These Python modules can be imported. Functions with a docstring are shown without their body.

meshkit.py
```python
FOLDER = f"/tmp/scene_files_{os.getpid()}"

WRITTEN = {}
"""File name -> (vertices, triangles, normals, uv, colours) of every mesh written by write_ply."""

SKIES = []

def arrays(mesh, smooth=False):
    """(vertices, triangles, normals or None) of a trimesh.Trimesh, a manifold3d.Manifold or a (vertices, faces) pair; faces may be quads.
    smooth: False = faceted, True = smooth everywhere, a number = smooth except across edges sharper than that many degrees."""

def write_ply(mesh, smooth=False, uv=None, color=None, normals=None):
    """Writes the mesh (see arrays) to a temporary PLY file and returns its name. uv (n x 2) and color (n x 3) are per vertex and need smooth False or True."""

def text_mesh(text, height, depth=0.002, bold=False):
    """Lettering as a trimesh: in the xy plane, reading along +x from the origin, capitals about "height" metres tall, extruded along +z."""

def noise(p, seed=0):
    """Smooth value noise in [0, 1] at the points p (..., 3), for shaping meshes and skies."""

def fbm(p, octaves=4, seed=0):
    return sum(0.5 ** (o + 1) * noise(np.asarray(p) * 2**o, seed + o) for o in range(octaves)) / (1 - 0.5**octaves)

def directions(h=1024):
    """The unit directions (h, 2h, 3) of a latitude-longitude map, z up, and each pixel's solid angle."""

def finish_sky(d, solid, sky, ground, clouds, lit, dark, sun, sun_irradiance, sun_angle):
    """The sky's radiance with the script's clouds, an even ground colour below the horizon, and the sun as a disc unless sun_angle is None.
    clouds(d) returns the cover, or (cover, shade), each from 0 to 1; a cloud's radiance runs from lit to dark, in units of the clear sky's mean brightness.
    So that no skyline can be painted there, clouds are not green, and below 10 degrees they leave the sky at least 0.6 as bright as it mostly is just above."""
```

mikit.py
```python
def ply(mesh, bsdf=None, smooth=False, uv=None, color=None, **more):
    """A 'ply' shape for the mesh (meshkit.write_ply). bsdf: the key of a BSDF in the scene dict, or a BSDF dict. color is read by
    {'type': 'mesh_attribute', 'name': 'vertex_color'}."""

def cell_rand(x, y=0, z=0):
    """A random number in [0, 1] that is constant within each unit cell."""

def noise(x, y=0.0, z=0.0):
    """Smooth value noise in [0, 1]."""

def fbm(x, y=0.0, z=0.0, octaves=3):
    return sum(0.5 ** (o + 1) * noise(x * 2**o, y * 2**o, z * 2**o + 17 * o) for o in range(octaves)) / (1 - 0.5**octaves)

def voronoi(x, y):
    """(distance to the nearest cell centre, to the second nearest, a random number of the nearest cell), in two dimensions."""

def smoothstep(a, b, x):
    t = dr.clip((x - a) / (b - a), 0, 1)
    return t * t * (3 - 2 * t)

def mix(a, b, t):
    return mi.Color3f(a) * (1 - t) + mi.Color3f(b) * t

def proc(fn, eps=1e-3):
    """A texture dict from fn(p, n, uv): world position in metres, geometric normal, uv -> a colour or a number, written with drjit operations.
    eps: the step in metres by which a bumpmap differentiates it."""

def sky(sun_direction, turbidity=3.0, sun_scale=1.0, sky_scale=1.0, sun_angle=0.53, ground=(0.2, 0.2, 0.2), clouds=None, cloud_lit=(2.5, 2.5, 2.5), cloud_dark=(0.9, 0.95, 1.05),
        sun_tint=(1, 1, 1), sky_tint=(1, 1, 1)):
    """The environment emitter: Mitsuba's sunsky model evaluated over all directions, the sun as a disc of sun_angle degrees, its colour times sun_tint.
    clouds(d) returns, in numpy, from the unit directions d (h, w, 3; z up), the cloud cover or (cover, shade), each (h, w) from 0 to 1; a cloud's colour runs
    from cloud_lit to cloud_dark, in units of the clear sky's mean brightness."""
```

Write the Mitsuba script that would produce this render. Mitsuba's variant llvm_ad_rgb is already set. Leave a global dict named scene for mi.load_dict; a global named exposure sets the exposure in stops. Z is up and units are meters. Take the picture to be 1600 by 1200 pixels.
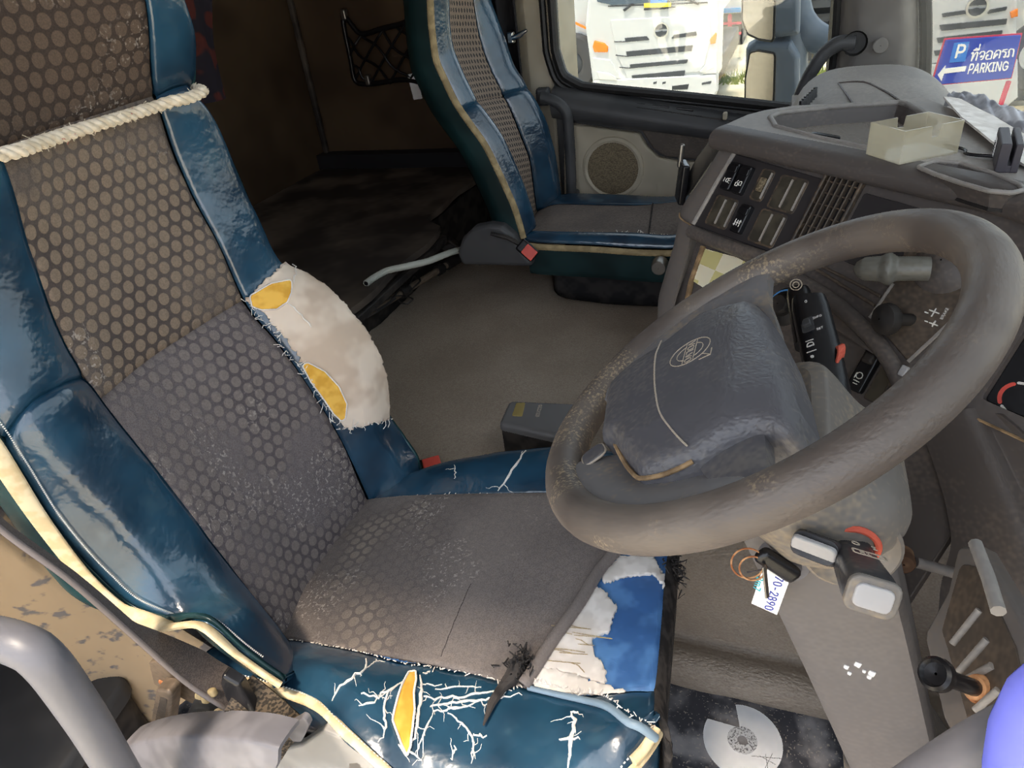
import math, random
import numpy as np, trimesh, mitsuba as mi, drjit as dr
import mikit
from mikit import noise, fbm, voronoi, cell_rand, smoothstep, mix
from shapely.geometry import Polygon, Point, LineString
from scipy.interpolate import PchipInterpolator, CubicSpline, RegularGridInterpolator
from scipy.spatial import Delaunay
import meshkit
T = mi.ScalarTransform4f
rng = np.random.default_rng(7)
scene, labels = {}, {}

# ---------------------------------------------------------------- camera, sky, exposure
# cab frame: x forward, y towards the passenger side, z up, cab floor at z = 0 (ground at -1.5)
CAM = np.array([0.0, 0.0, 1.10])
FPX = 1080.0
CR = np.array([[0.937352, 0.330856, -0.109116], [0.091428, -0.535843, -0.839353], [-0.336174, 0.776792, -0.532523]])   # rows: image right, image down, view
fwd = CR[2]; upv = -CR[1]
scene['camera'] = {'type': 'perspective', 'fov': math.degrees(2 * math.atan(800 / FPX)), 'fov_axis': 'x', 'near_clip': 0.02, 'far_clip': 500.0,
                   'to_world': T().look_at(origin=CAM.tolist(), target=(CAM + fwd).tolist(), up=upv.tolist())}
exposure = 3.45
SUN = (-0.20, -0.62, 1.55)
scene['sky'] = mikit.sky(SUN, turbidity=5.0, sun_scale=0.40, sky_scale=1.0, sun_angle=9.0, ground=(0.42, 0.41, 0.395),
                         clouds=lambda d: np.clip(0.72 + 0.6 * (meshkit.fbm(d * 3.0, 4, 3) - 0.5), 0, 1),
                         cloud_lit=(1.5, 1.52, 1.56), cloud_dark=(0.98, 1.02, 1.08))

def ray(px, py):
    return CR.T @ np.array([(px - 800) / FPX, (py - 600) / FPX, 1.0])
def ony(px, py, v):
    d = ray(px, py); return CAM + d * (v / d[1])
def onx(px, py, v):
    d = ray(px, py); return CAM + d * (v / d[0])
def onz(px, py, v):
    d = ray(px, py); return CAM + d * ((v - CAM[2]) / d[2])
def onp(px, py, p0, n):
    d = ray(px, py); return CAM + d * (np.dot(np.asarray(p0) - CAM, n) / np.dot(d, n))
def smoothstep_np(x, a, b):
    t = np.clip((x - a) / (b - a), 0, 1); return t * t * (3 - 2 * t)
def nrm(v):
    v = np.asarray(v, float); return v / (np.linalg.norm(v, axis=-1, keepdims=True) + 1e-12)

# ---------------------------------------------------------------- scene writing
def add(key, mesh, bsdf, smooth=35, label=None, cat=None, group=None, kind=None, uv=None, **more):
    if key in scene:
        i = 1
        while f'{key}_{i:03d}' in scene: i += 1
        key = f'{key}_{i:03d}'
    scene[key] = mikit.ply(mesh, bsdf, smooth=smooth, uv=uv, **more)
    tag(key, label, cat, group, kind)
    return key
def tag(key, label=None, cat=None, group=None, kind=None):
    d = {}
    if label: d['label'] = label
    if cat: d['category'] = cat
    if group: d['group'] = group
    if kind: d['kind'] = kind
    if d: labels[key] = {**labels.get(key, {}), **d}
def thing(key, label, cat, group=None):
    labels[key] = {'label': label, 'category': cat}
    if group: labels[key]['group'] = group
    return key

# ---------------------------------------------------------------- geometry helpers
def spl(pts, n, closed=False, dense=False):
    p = np.asarray(pts, float)
    if closed: p = np.vstack([p, p[:1]])
    d = np.r_[0, np.cumsum(np.linalg.norm(np.diff(p, axis=0), axis=1) ** 0.5)]
    f = CubicSpline(d, p, bc_type='periodic') if closed else (PchipInterpolator(d, p) if len(p) > 2 else (lambda t: p[0] + (p[1] - p[0]) * (t / d[-1])[:, None]))
    q = f(np.linspace(0, d[-1], max(400, 4 * n)))
    L = np.r_[0, np.cumsum(np.linalg.norm(np.diff(q, axis=0), axis=1))]
    t = np.linspace(0, L[-1], n, endpoint=not closed)
    return np.stack([np.interp(t, L, q[:, k]) for k in range(q.shape[1])], 1)
def smooth2(pts, n):
    """closed or open polyline rounded by Chaikin then resampled"""
    return spl(pts, n)
def tri_grid(n, m, close_u=False, close_v=False):
    f = []
    a = np.arange(n * m).reshape(n, m)
    iu = np.arange(n if close_u else n - 1); iv = np.arange(m if close_v else m - 1)
    A = a[iu][:, iv]; B = a[(iu + 1) % n][:, iv]; C = a[(iu + 1) % n][:, (iv + 1) % m]; D = a[iu][:, (iv + 1) % m]
    return np.concatenate([np.stack([A, B, C], -1).reshape(-1, 3), np.stack([A, C, D], -1).reshape(-1, 3)])
def grid_normals(G):
    du = np.gradient(G, axis=0); dv = np.gradient(G, axis=1)
    return nrm(np.cross(du, dv))
def tm(v, f):
    return trimesh.Trimesh(np.asarray(v, float), np.asarray(f, int), process=False)
def merge(*ms):
    ms = [m for x in ms for m in (x if isinstance(x, (list, tuple)) else [x])]
    return trimesh.util.concatenate(ms)
def shell(G, t, N=None):
    """grid (n,m,3) -> closed slab of thickness t behind the grid (against its normals)"""
    n, m, _ = G.shape
    if N is None: N = grid_normals(G)
    B = G - N * t
    F = tri_grid(n, m)
    k = n * m
    idx = np.arange(k).reshape(n, m)
    loop = np.concatenate([idx[:, 0], idx[-1, 1:], idx[-2::-1, -1], idx[0, -2:0:-1]])
    nx = np.roll(loop, -1)
    side = np.concatenate([np.stack([loop, loop + k, nx + k], 1), np.stack([loop, nx + k, nx], 1)])
    return tm(np.vstack([G.reshape(-1, 3), B.reshape(-1, 3)]), np.vstack([F, F[:, ::-1] + k, side]))
def loft(curves, nu, nv, kind='pchip', lin=False):
    C = np.stack([spl(c, nv) for c in curves])            # (k, nv, 3)
    t = np.linspace(0, 1, len(C))
    f = PchipInterpolator(t, C, axis=0) if (kind == 'pchip' and len(C) > 2) else (CubicSpline(t, C, axis=0) if len(C) > 2 else (lambda s: C[0] + (C[1] - C[0]) * s[:, None, None]))
    return f(np.linspace(0, 1, nu))
def arc_uv(G):
    """metre-like uv of a grid from mean arc lengths"""
    du = np.r_[0, np.cumsum(np.linalg.norm(np.diff(G, axis=0), axis=2).mean(1))]
    dv = np.r_[0, np.cumsum(np.linalg.norm(np.diff(G, axis=1), axis=2).mean(0))]
    return np.stack(np.meshgrid(du, dv, indexing='ij'), -1)
class Surf:
    """smooth surface through a grid, evaluated at (a,b) in metres of its arc uv"""
    def __init__(s, G):
        s.G = G; uv = arc_uv(G); s.U = uv[:, 0, 0]; s.V = uv[0, :, 1]
        s.f = RegularGridInterpolator((s.U, s.V), G, bounds_error=False, fill_value=None)
        s.n = RegularGridInterpolator((s.U, s.V), grid_normals(G), bounds_error=False, fill_value=None)
    def __call__(s, uv, off=0.0):
        uv = np.asarray(uv, float)
        return s.f(uv) + nrm(s.n(uv)) * (np.asarray(off)[..., None] if np.ndim(off) else off)
class Plane:
    def __init__(s, o, a, b):
        s.o = np.asarray(o, float); s.a = nrm(a); b = np.asarray(b, float); s.b = nrm(b - s.a * (b @ s.a)); s.c = np.cross(s.a, s.b)
    def __call__(s, uv, off=0.0):
        uv = np.asarray(uv, float)
        return s.o + uv[..., :1] * s.a + uv[..., 1:2] * s.b + (np.asarray(off)[..., None] if np.ndim(off) else off) * s.c
    def inv(s, P):
        q = np.asarray(P) - s.o; return np.stack([q @ s.a, q @ s.b], -1)
    def px(s, px, py, off=0.0):
        return s.inv(onp(px, py, s.o + s.c * off, s.c))
    def mat(s, u=0, v=0, w=0):
        M = np.eye(4); M[:3, 0], M[:3, 1], M[:3, 2] = s.a, s.b, s.c; M[:3, 3] = s([u, v], w); return M
def densify(poly, h):
    out = []
    p = np.asarray(poly, float)
    for a, b in zip(p, np.roll(p, -1, 0)):
        k = max(1, int(np.ceil(np.linalg.norm(b - a) / h)))
        out += [a + (b - a) * i / k for i in range(k)]
    return np.array(out)
def patch(fn, poly, off=0.0, thick=0.002, h=0.012, bulge=0.0, rag=0.0, seed=0, holes=(), fall=.012):
    """a polygon of (u,v) laid on the surface fn as a solid sheet; bulge puffs the middle up, rag frays the outline"""
    pg = Polygon(poly)
    if rag:
        b = densify(np.asarray(pg.exterior.coords)[:-1], rag * 1.5)
        r = np.random.default_rng(seed)
        c = np.asarray(pg.centroid.coords[0])
        b = b + r.normal(0, rag, (len(b), 2)) * 0.8
        pg = Polygon(b).buffer(0)
        if pg.geom_type != 'Polygon': pg = max(pg.geoms, key=lambda g: g.area)
    for hh in holes: pg = pg.difference(Polygon(hh))
    rings = [densify(np.asarray(pg.exterior.coords)[:-1], h)] + [densify(np.asarray(i.coords)[:-1], h) for i in pg.interiors]
    x0, y0, x1, y1 = pg.bounds
    xs, ys = np.meshgrid(np.arange(x0, x1, h) + h / 2, np.arange(y0, y1, h) + h / 2)
    ins = np.stack([xs.ravel(), ys.ravel()], 1)
    inner = pg.buffer(-0.45 * h)
    import shapely
    if len(ins): ins = ins[shapely.contains_xy(inner, ins[:, 0], ins[:, 1])]
    P = np.vstack(rings + [ins])
    D = Delaunay(P).simplices
    cen = P[D].mean(1)
    D = D[shapely.contains_xy(pg, cen[:, 0], cen[:, 1])]
    a, b, c = P[D[:, 0]], P[D[:, 1]], P[D[:, 2]]
    cr = (b[:, 0] - a[:, 0]) * (c[:, 1] - a[:, 1]) - (b[:, 1] - a[:, 1]) * (c[:, 0] - a[:, 0])
    D = D[np.abs(cr) > 1e-12]; cr = cr[np.abs(cr) > 1e-12]
    D[cr < 0] = D[cr < 0][:, ::-1]
    dist = shapely.distance(pg.boundary, shapely.points(P)) if bulge else None
    o = off + (bulge * (1 - np.exp(-dist / fall))) if bulge else np.full(len(P), off)
    top = fn(P, o); bot = fn(P, np.full(len(P), off - thick))
    k = len(P)
    e = np.vstack([D[:, [0, 1]], D[:, [1, 2]], D[:, [2, 0]]])
    s = {tuple(x) for x in e.tolist()}
    e = np.array([x for x in e.tolist() if (x[1], x[0]) not in s])
    side = np.vstack([np.stack([e[:, 0], e[:, 0] + k, e[:, 1] + k], 1), np.stack([e[:, 0], e[:, 1] + k, e[:, 1]], 1)])
    m = tm(np.vstack([top, bot]), np.vstack([D, D[:, ::-1] + k, side]))
    m.metadata['uv'] = np.vstack([P, P])
    return m
def frames(path, up=None):
    p = np.asarray(path, float); t = nrm(np.gradient(p, axis=0))
    u = np.asarray(up if up is not None else ([0, 0, 1] if abs(t[0][2]) < 0.9 else [1, 0, 0]), float)
    N = []
    for i in range(len(p)):
        u = u - t[i] * (u @ t[i]); u = u / np.linalg.norm(u); N.append(u.copy())
    N = np.array(N); return t, N, np.cross(t, N)
def tube(path, r, n=12, m=None, closed=False, sec=None, up=None, ends=True):
    """sweep a round (or sec: (k,2)) section along a path; r a number or per-point array"""
    p = np.asarray(path, float)
    if m: p = spl(p, m, closed)
    t, N, B = frames(p, up)
    if sec is None:
        a = np.linspace(0, 2 * np.pi, n, endpoint=False); sec = np.stack([np.cos(a), np.sin(a)], 1)
    sec = np.asarray(sec, float); k = len(sec)
    r = np.broadcast_to(np.asarray(r, float), (len(p),))
    V = p[:, None] + r[:, None, None] * (sec[None, :, :1] * N[:, None] + sec[None, :, 1:] * B[:, None])
    F = tri_grid(len(p), k, closed, True)
    V = V.reshape(-1, 3)
    if ends and not closed:
        c0, c1 = len(V), len(V) + 1
        V = np.vstack([V, p[:1], p[-1:]])
        i = np.arange(k); L = (len(p) - 1) * k
        F = np.vstack([F, np.stack([np.full(k, c0), i, (i + 1) % k], 1)[:, ::1], np.stack([np.full(k, c1), L + (i + 1) % k, L + i], 1)])
    m_ = tm(V, F); m_.fix_normals() if False else None
    return m_
def ccw(p):
    p = np.asarray(p, float)
    a = 0.5 * np.sum(p[:, 0] * np.roll(p[:, 1], -1) - np.roll(p[:, 0], -1) * p[:, 1])
    return p if a > 0 else p[::-1]
def round_poly(p, r, k=5):
    """rounds the corners of a polygon"""
    g = Polygon(ccw(p)).buffer(-r, join_style=2).buffer(r, quad_segs=k)
    if g.is_empty or g.geom_type != 'Polygon': return ccw(p)
    return ccw(np.asarray(g.exterior.coords)[:-1])
def rrect(w, h, r, k=4):
    r = min(r, w / 2 - 1e-5, h / 2 - 1e-5)
    c = [(w / 2 - r, h / 2 - r, 0), (-w / 2 + r, h / 2 - r, 90), (-w / 2 + r, -h / 2 + r, 180), (w / 2 - r, -h / 2 + r, 270)]
    return np.array([(x + r * math.cos(math.radians(a + 90 * i / k)), y + r * math.sin(math.radians(a + 90 * i / k))) for x, y, a in c for i in range(k + 1)])
def inset(p, d):
    p = ccw(p); e = np.roll(p, -1, 0) - p
    e = e / (np.linalg.norm(e, axis=1, keepdims=True) + 1e-12)
    n1 = np.stack([-e[:, 1], e[:, 0]], 1); n0 = np.roll(n1, 1, 0)
    b = n0 + n1; b = b / np.maximum((b * n1).sum(1, keepdims=True), 0.35)
    return p + b * d
def cap_tris(p):
    v, f = trimesh.creation.triangulate_polygon(Polygon(p), engine='earcut')
    from scipy.spatial import cKDTree
    idx = cKDTree(p).query(v)[1]
    f = idx[np.asarray(f)]
    a, b, c = p[f[:, 0]], p[f[:, 1]], p[f[:, 2]]
    cr = (b[:, 0] - a[:, 0]) * (c[:, 1] - a[:, 1]) - (b[:, 1] - a[:, 1]) * (c[:, 0] - a[:, 0])
    f[cr < 0] = f[cr < 0][:, ::-1]
    return f
def prism(p, h, bev=0.0, z0=0.0, seg=3, both=False, taper=0.0):
    """polygon extruded from z0 to z0+h with a rounded top edge (in local xy)"""
    p = ccw(p)
    lay = [(0.0, z0)]
    if both and bev: lay = [(bev * (1 - math.sin(a)), z0 + bev * (1 - math.cos(a))) for a in np.linspace(0, math.pi / 2, seg + 1)]
    if bev: lay += [(taper + bev * (1 - math.cos(a)), z0 + h - bev * (1 - math.sin(a))) for a in np.linspace(0, math.pi / 2, seg + 1)]
    else: lay += [(taper, z0 + h)]
    R = [np.c_[inset(p, d) if d else p, np.full(len(p), z)] for d, z in lay]
    V = np.vstack(R); k = len(p)
    F = [tri_grid(len(lay), k, False, True)[:, ::-1]]
    F.append(cap_tris(R[-1][:, :2]) + (len(lay) - 1) * k)
    F.append(cap_tris(R[0][:, :2])[:, ::-1])
    return tm(V, np.vstack(F))
def put(mesh, pl, u=0, v=0, w=0, rot=0):
    m = mesh.copy()
    if rot: m.apply_transform(trimesh.transformations.rotation_matrix(rot, [0, 0, 1]))
    m.apply_transform(pl.mat(u, v, w)); return m
def rbox(sx, sy, sz, r=0.005, k=4):
    r = min(r, sx / 2.01, sy / 2.01, sz / 2.01)
    return prism(rrect(sx, sy, r, k), sz, r, -sz / 2, 3, both=True)
def frame_box(c, ax, ay, size, r=0.005):
    """rounded box centred at c with axes ax, ay"""
    pl = Plane(c, ax, ay); return put(rbox(*size, r), pl)
def bar(a, b, w, h, r=0.003, up=(0, 0, 1)):
    a, b = np.asarray(a, float), np.asarray(b, float)
    d = nrm(b - a); u = np.asarray(up, float); y = nrm(np.cross(u, d))
    return frame_box((a + b) / 2, d, y, (np.linalg.norm(b - a), w, h), r)
def lathe(prof, n=32):
    prof = np.asarray(prof, float); a = np.linspace(0, 2 * np.pi, n, endpoint=False)
    V = np.stack([prof[:, None, 0] * np.cos(a), prof[:, None, 0] * np.sin(a), np.repeat(prof[:, 1:], n, 1)], -1)
    return tm(V.reshape(-1, 3), tri_grid(len(prof), n, False, True)[:, ::-1])
def text_on(pl, txt, height, u=0, v=0, w=0, rot=0.0, depth=0.0006, bold=False, center=True, squeeze=1.0):
    m = meshkit.text_mesh(txt, height, depth, bold)
    if center: m.apply_translation([-m.bounds[:, 0].mean(), -m.bounds[:, 1].mean(), 0])
    m.vertices[:, 0] *= squeeze
    return put(m, pl, u, v, w, rot)
def strokes(pl, lines, r, w=0.0, h=0.0006):
    """thin flat printed strokes: polylines in plane coordinates"""
    ms = []
    for ln in lines:
        g = LineString(ln).buffer(r, quad_segs=2)
        ms.append(put(trimesh.creation.extrude_polygon(g, h, engine='earcut'), pl, 0, 0, w))
    return merge(ms)
# ---------------------------------------------------------------- materials
def srgb(r, g, b):
    c = np.array([r, g, b]) / 255.0
    return np.where(c <= 0.04045, c / 12.92, ((c + 0.055) / 1.055) ** 2.4).tolist()
def mat(key, col, rough=0.5, two=True, bump=None, bscale=0.001, **kw):
    c = mikit.proc(col) if callable(col) else {'type': 'rgb', 'value': list(map(float, col))}
    r = mikit.proc(rough) if callable(rough) else float(rough)
    b = {'type': 'principled', 'base_color': c, 'roughness': r, **kw}
    if bump is not None: b = {'type': 'bumpmap', 'arbitrary': mikit.proc(bump, 0.0004), 'scale': bscale, 'bsdf': b}
    scene[key] = {'type': 'twosided', 'bsdf': b} if two else b
    return key
def mottled(a, b, s, lo=0.35, hi=0.65, o=3):
    return lambda p, n, uv: mix(a, b, smoothstep(lo, hi, fbm(p.x * s, p.y * s, p.z * s, o)))

def dots(uv, pitch, rad):
    """0..1 mask of discs on a hexagonal net"""
    d = mi.Float(9)
    for k in (0.0, 0.5):
        x = uv.x / pitch + k; y = uv.y / (pitch * 1.732) + k
        fx = (x - dr.floor(x) - 0.5) * pitch; fy = (y - dr.floor(y) - 0.5) * pitch * 1.732
        d = dr.minimum(d, dr.sqrt(fx * fx + fy * fy))
    return 1 - smoothstep(rad - 0.0009, rad + 0.0004, d), d
def fabric_fn(wear, c0=(86, 78, 77), c1=(112, 104, 101), cd=(134, 121, 108), amt=.65):
    def f(p, n, uv):
        m, d = dots(uv, 0.0200, 0.0080)
        big = fbm(uv.x * 9 + 3, uv.y * 9, 1.0, 3)
        fine = noise(uv.x * 900, uv.y * 900)
        keep = 1 - smoothstep(wear - 0.12, wear + 0.12, big)
        base = mix(srgb(*c0), srgb(*c1), smoothstep(0.3, 0.75, big))
        c = mix(base, srgb(*cd), m * (0.15 + amt * keep))
        spk = smoothstep(0.62, 0.80, fbm(uv.x * 300, uv.y * 300, 5.0, 2)) * smoothstep(0.55, 0.7, fbm(uv.x * 11 + 9, uv.y * 11, 2.0, 2))
        c = mix(c, srgb(190, 182, 175), spk * 0.4)
        return c * (0.82 + 0.36 * fine)
    return f
mat('m_fabric_head', fabric_fn(0.55, (56, 45, 40), (74, 62, 55), (98, 82, 70), .5), 0.9)
mat('m_fabric_low', fabric_fn(0.60, (84, 77, 80), (106, 99, 100), (122, 113, 109), .7), 0.85, bump=lambda p, n, uv: dots(uv, 0.0200, 0.0080)[0], bscale=0.0006, sheen=0.3)
mat('m_fabric', fabric_fn(0.70, (72, 63, 60), (92, 83, 78), (132, 116, 100), .65), 0.85, bump=lambda p, n, uv: dots(uv, 0.0200, 0.0080)[0], bscale=0.0006, sheen=0.3)
mat('m_fabric_worn', fabric_fn(0.30, (100, 93, 91), (122, 114, 110), (134, 124, 114)), 0.9, sheen=0.3)
mat('m_vinyl', lambda p, n, uv: mix(mix(srgb(18, 46, 66), srgb(29, 67, 90), smoothstep(0.3, 0.7, fbm(p.x * 14, p.y * 14, p.z * 14, 3))), srgb(52, 82, 98), smoothstep(0.60, 0.85, fbm(p.x * 33, p.y * 33, p.z * 20, 3)) * 0.6),
    lambda p, n, uv: 0.12 + 0.2 * fbm(p.x * 25, p.y * 25, p.z * 25, 3), bump=lambda p, n, uv: fbm(p.x * 160, p.y * 160, p.z * 160, 2) + 2.5 * fbm(p.x * 28, p.y * 28, p.z * 28, 2), bscale=0.0005, specular=0.8, clearcoat=1.0, clearcoat_gloss=0.92)
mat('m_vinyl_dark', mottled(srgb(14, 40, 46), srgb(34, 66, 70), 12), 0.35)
mat('m_piping', mottled(srgb(202, 180, 138), srgb(216, 198, 162), 90), 0.7)
mat('m_piping_dull', mottled(srgb(140, 122, 88), srgb(165, 146, 108), 60), 0.7)
mat('m_stitch', srgb(200, 200, 195), 0.7)
mat('m_cream', mottled(srgb(198, 178, 158), srgb(222, 206, 188), 25), 0.95)
mat('m_white_cloth', mottled(srgb(212, 206, 198), srgb(232, 227, 220), 60), 0.95)
mat('m_foam', mottled(srgb(214, 160, 58), srgb(234, 186, 84), 60), 0.9)
mat('m_blue_cloth', mottled(srgb(58, 102, 160), srgb(84, 132, 188), 40), 0.55, bump=lambda p, n, uv: fbm(p.x * 45, p.y * 30, p.z * 45, 2) + .15 * noise(p.x * 700, p.y * 700, p.z * 700), bscale=0.004)
mat('m_black_cloth', mottled(srgb(30, 28, 28), srgb(58, 54, 52), 80), 0.95)
def dusty(base, dust, s, lo, hi, fine=240.0):
    return lambda p, n, uv: mix(base, dust, 0.55 * smoothstep(lo - .08, hi + .06, 0.65 * fbm(p.x * s, p.y * s, p.z * s, 4) + 0.35 * noise(p.x * fine, p.y * fine, p.z * fine)))
mat('m_rim', lambda p, n, uv: mix(mix(srgb(84, 76, 71), srgb(108, 99, 91), smoothstep(.35, .7, fbm(p.x * 12, p.y * 12, p.z * 12, 3))), srgb(168, 148, 118), smoothstep(0.50, 0.66, fbm(p.x * 16, p.y * 16, p.z * 16, 3)) * smoothstep(.45, .75, fbm(p.x * 420, p.y * 420, p.z * 300, 3)) * .7), lambda p, n, uv: 0.36 + 0.25 * fbm(p.x * 40, p.y * 40, p.z * 40, 3), bump=lambda p, n, uv: fbm(p.x * 420, p.y * 420, p.z * 420, 2), bscale=0.0006, specular=0.5)
grain = lambda p, n, uv: fbm(p.x * 260, p.y * 260, p.z * 260, 2)
mat('m_pad', dusty(srgb(88, 87, 91), srgb(124, 118, 110), 16, 0.52, 0.82), 0.42, bump=lambda p, n, uv: noise(p.x * 420, p.y * 420, p.z * 420), bscale=0.0007)
mat('m_spoke', dusty(srgb(112, 110, 110), srgb(148, 132, 110), 30, 0.56, 0.75), 0.42, bump=grain, bscale=0.0006)
mat('m_shroud', dusty(srgb(116, 110, 104), srgb(164, 146, 120), 15, 0.50, 0.74), 0.5, bump=grain, bscale=0.0006)
mat('m_column', dusty(srgb(110, 105, 103), srgb(124, 118, 114), 9, 0.4, 0.8), 0.55)
mat('m_dash', dusty(srgb(84, 78, 75), srgb(120, 107, 96), 14, 0.52, 0.80), 0.5, bump=grain, bscale=0.0006)
mat('m_dash_brown', dusty(srgb(74, 65, 57), srgb(114, 98, 82), 14, 0.46, 0.76), 0.5)
mat('m_dash_top', dusty(srgb(136, 131, 126), srgb(166, 158, 148), 10, 0.42, 0.78), 0.6, bump=grain, bscale=0.0006)
mat('m_black', srgb(22, 22, 25), 0.28)
mat('m_black_dull', mottled(srgb(28, 26, 26), srgb(52, 47, 43), 30), 0.6)
mat('m_grime', mottled(srgb(120, 98, 72), srgb(160, 132, 98), 80), 0.95)
mat('m_print', srgb(225, 222, 215), 0.6)
mat('m_print_tan', srgb(170, 158, 142), 0.6)
mat('m_tunnel', dusty(srgb(142, 128, 113), srgb(176, 163, 147), 7, 0.38, 0.75, 400.0), 0.42, bump=lambda p, n, uv: fbm(p.x * 330, p.y * 330, p.z * 330, 2), bscale=0.0030)
mat('m_floor', lambda p, n, uv: mix(mix(srgb(62, 63, 70), srgb(150, 148, 150), smoothstep(0.35, 0.7, fbm(p.x * 22, p.y * 22, p.z * 22, 4))), srgb(190, 180, 165), smoothstep(0.80, 0.9, noise(p.x * 380, p.y * 380, 3.0)) * 0.5), 0.6)
mat('m_beige', mottled(srgb(168, 158, 138), srgb(184, 174, 154), 8), 0.7)
mat('m_grille', lambda p, n, uv: mix(srgb(126, 112, 88), srgb(96, 84, 66), smoothstep(0.45, 0.6, noise(p.x * 420, p.y * 420, p.z * 420))), 0.8)
mat('m_trim_dark', mottled(srgb(56, 57, 59), srgb(70, 70, 71), 10), 0.55)
mat('m_seal', srgb(30, 29, 28), 0.5)
mat('m_sleeper', mottled(srgb(70, 54, 38), srgb(90, 72, 52), 4), 0.85)
mat('m_bunk', lambda p, n, uv: mix(srgb(50, 44, 40), srgb(98, 87, 76), smoothstep(0.36, 0.72, fbm(p.x * 7, p.y * 7, p.z * 7, 4))), 0.7)
mat('m_tan_dust', lambda p, n, uv: mix(srgb(160, 138, 110), srgb(104, 98, 96), smoothstep(0.58, 0.68, fbm(p.x * 40, p.y * 40, p.z * 40, 4))), 0.9)
mat('m_handle', srgb(100, 100, 106), 0.42)
mat('m_grey_plastic', mottled(srgb(98, 97, 102), srgb(112, 111, 116), 30), 0.4, bump=grain, bscale=0.0006)
mat('m_steel', srgb(150, 146, 140), 0.35, metallic=0.9)
mat('m_steel_dirty', dusty(srgb(128, 112, 96), srgb(84, 74, 64), 30, 0.4, 0.7), 0.5, metallic=0.4)
mat('m_rust', mottled(srgb(150, 92, 56), srgb(196, 150, 108), 120), 0.9)
mat('m_belt', lambda p, n, uv: mix(srgb(80, 73, 72), srgb(98, 90, 87), smoothstep(0.3, 0.7, noise(p.x * 900, p.y * 900, p.z * 900))), 0.85)
mat('m_belt_mesh', lambda p, n, uv: mix(srgb(92, 80, 66), srgb(48, 42, 36), smoothstep(0.35, 0.6, noise(p.x * 420, p.y * 420, p.z * 420))), 0.9)
mat('m_rope', mottled(srgb(206, 192, 168), srgb(228, 216, 196), 120), 0.95)
mat('m_rope_red', srgb(176, 96, 88), 0.95)
mat('m_red', srgb(214, 84, 72), 0.4)
mat('m_coral', srgb(206, 92, 70), 0.7)
mat('m_hose', srgb(176, 178, 168), 0.4)
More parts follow.
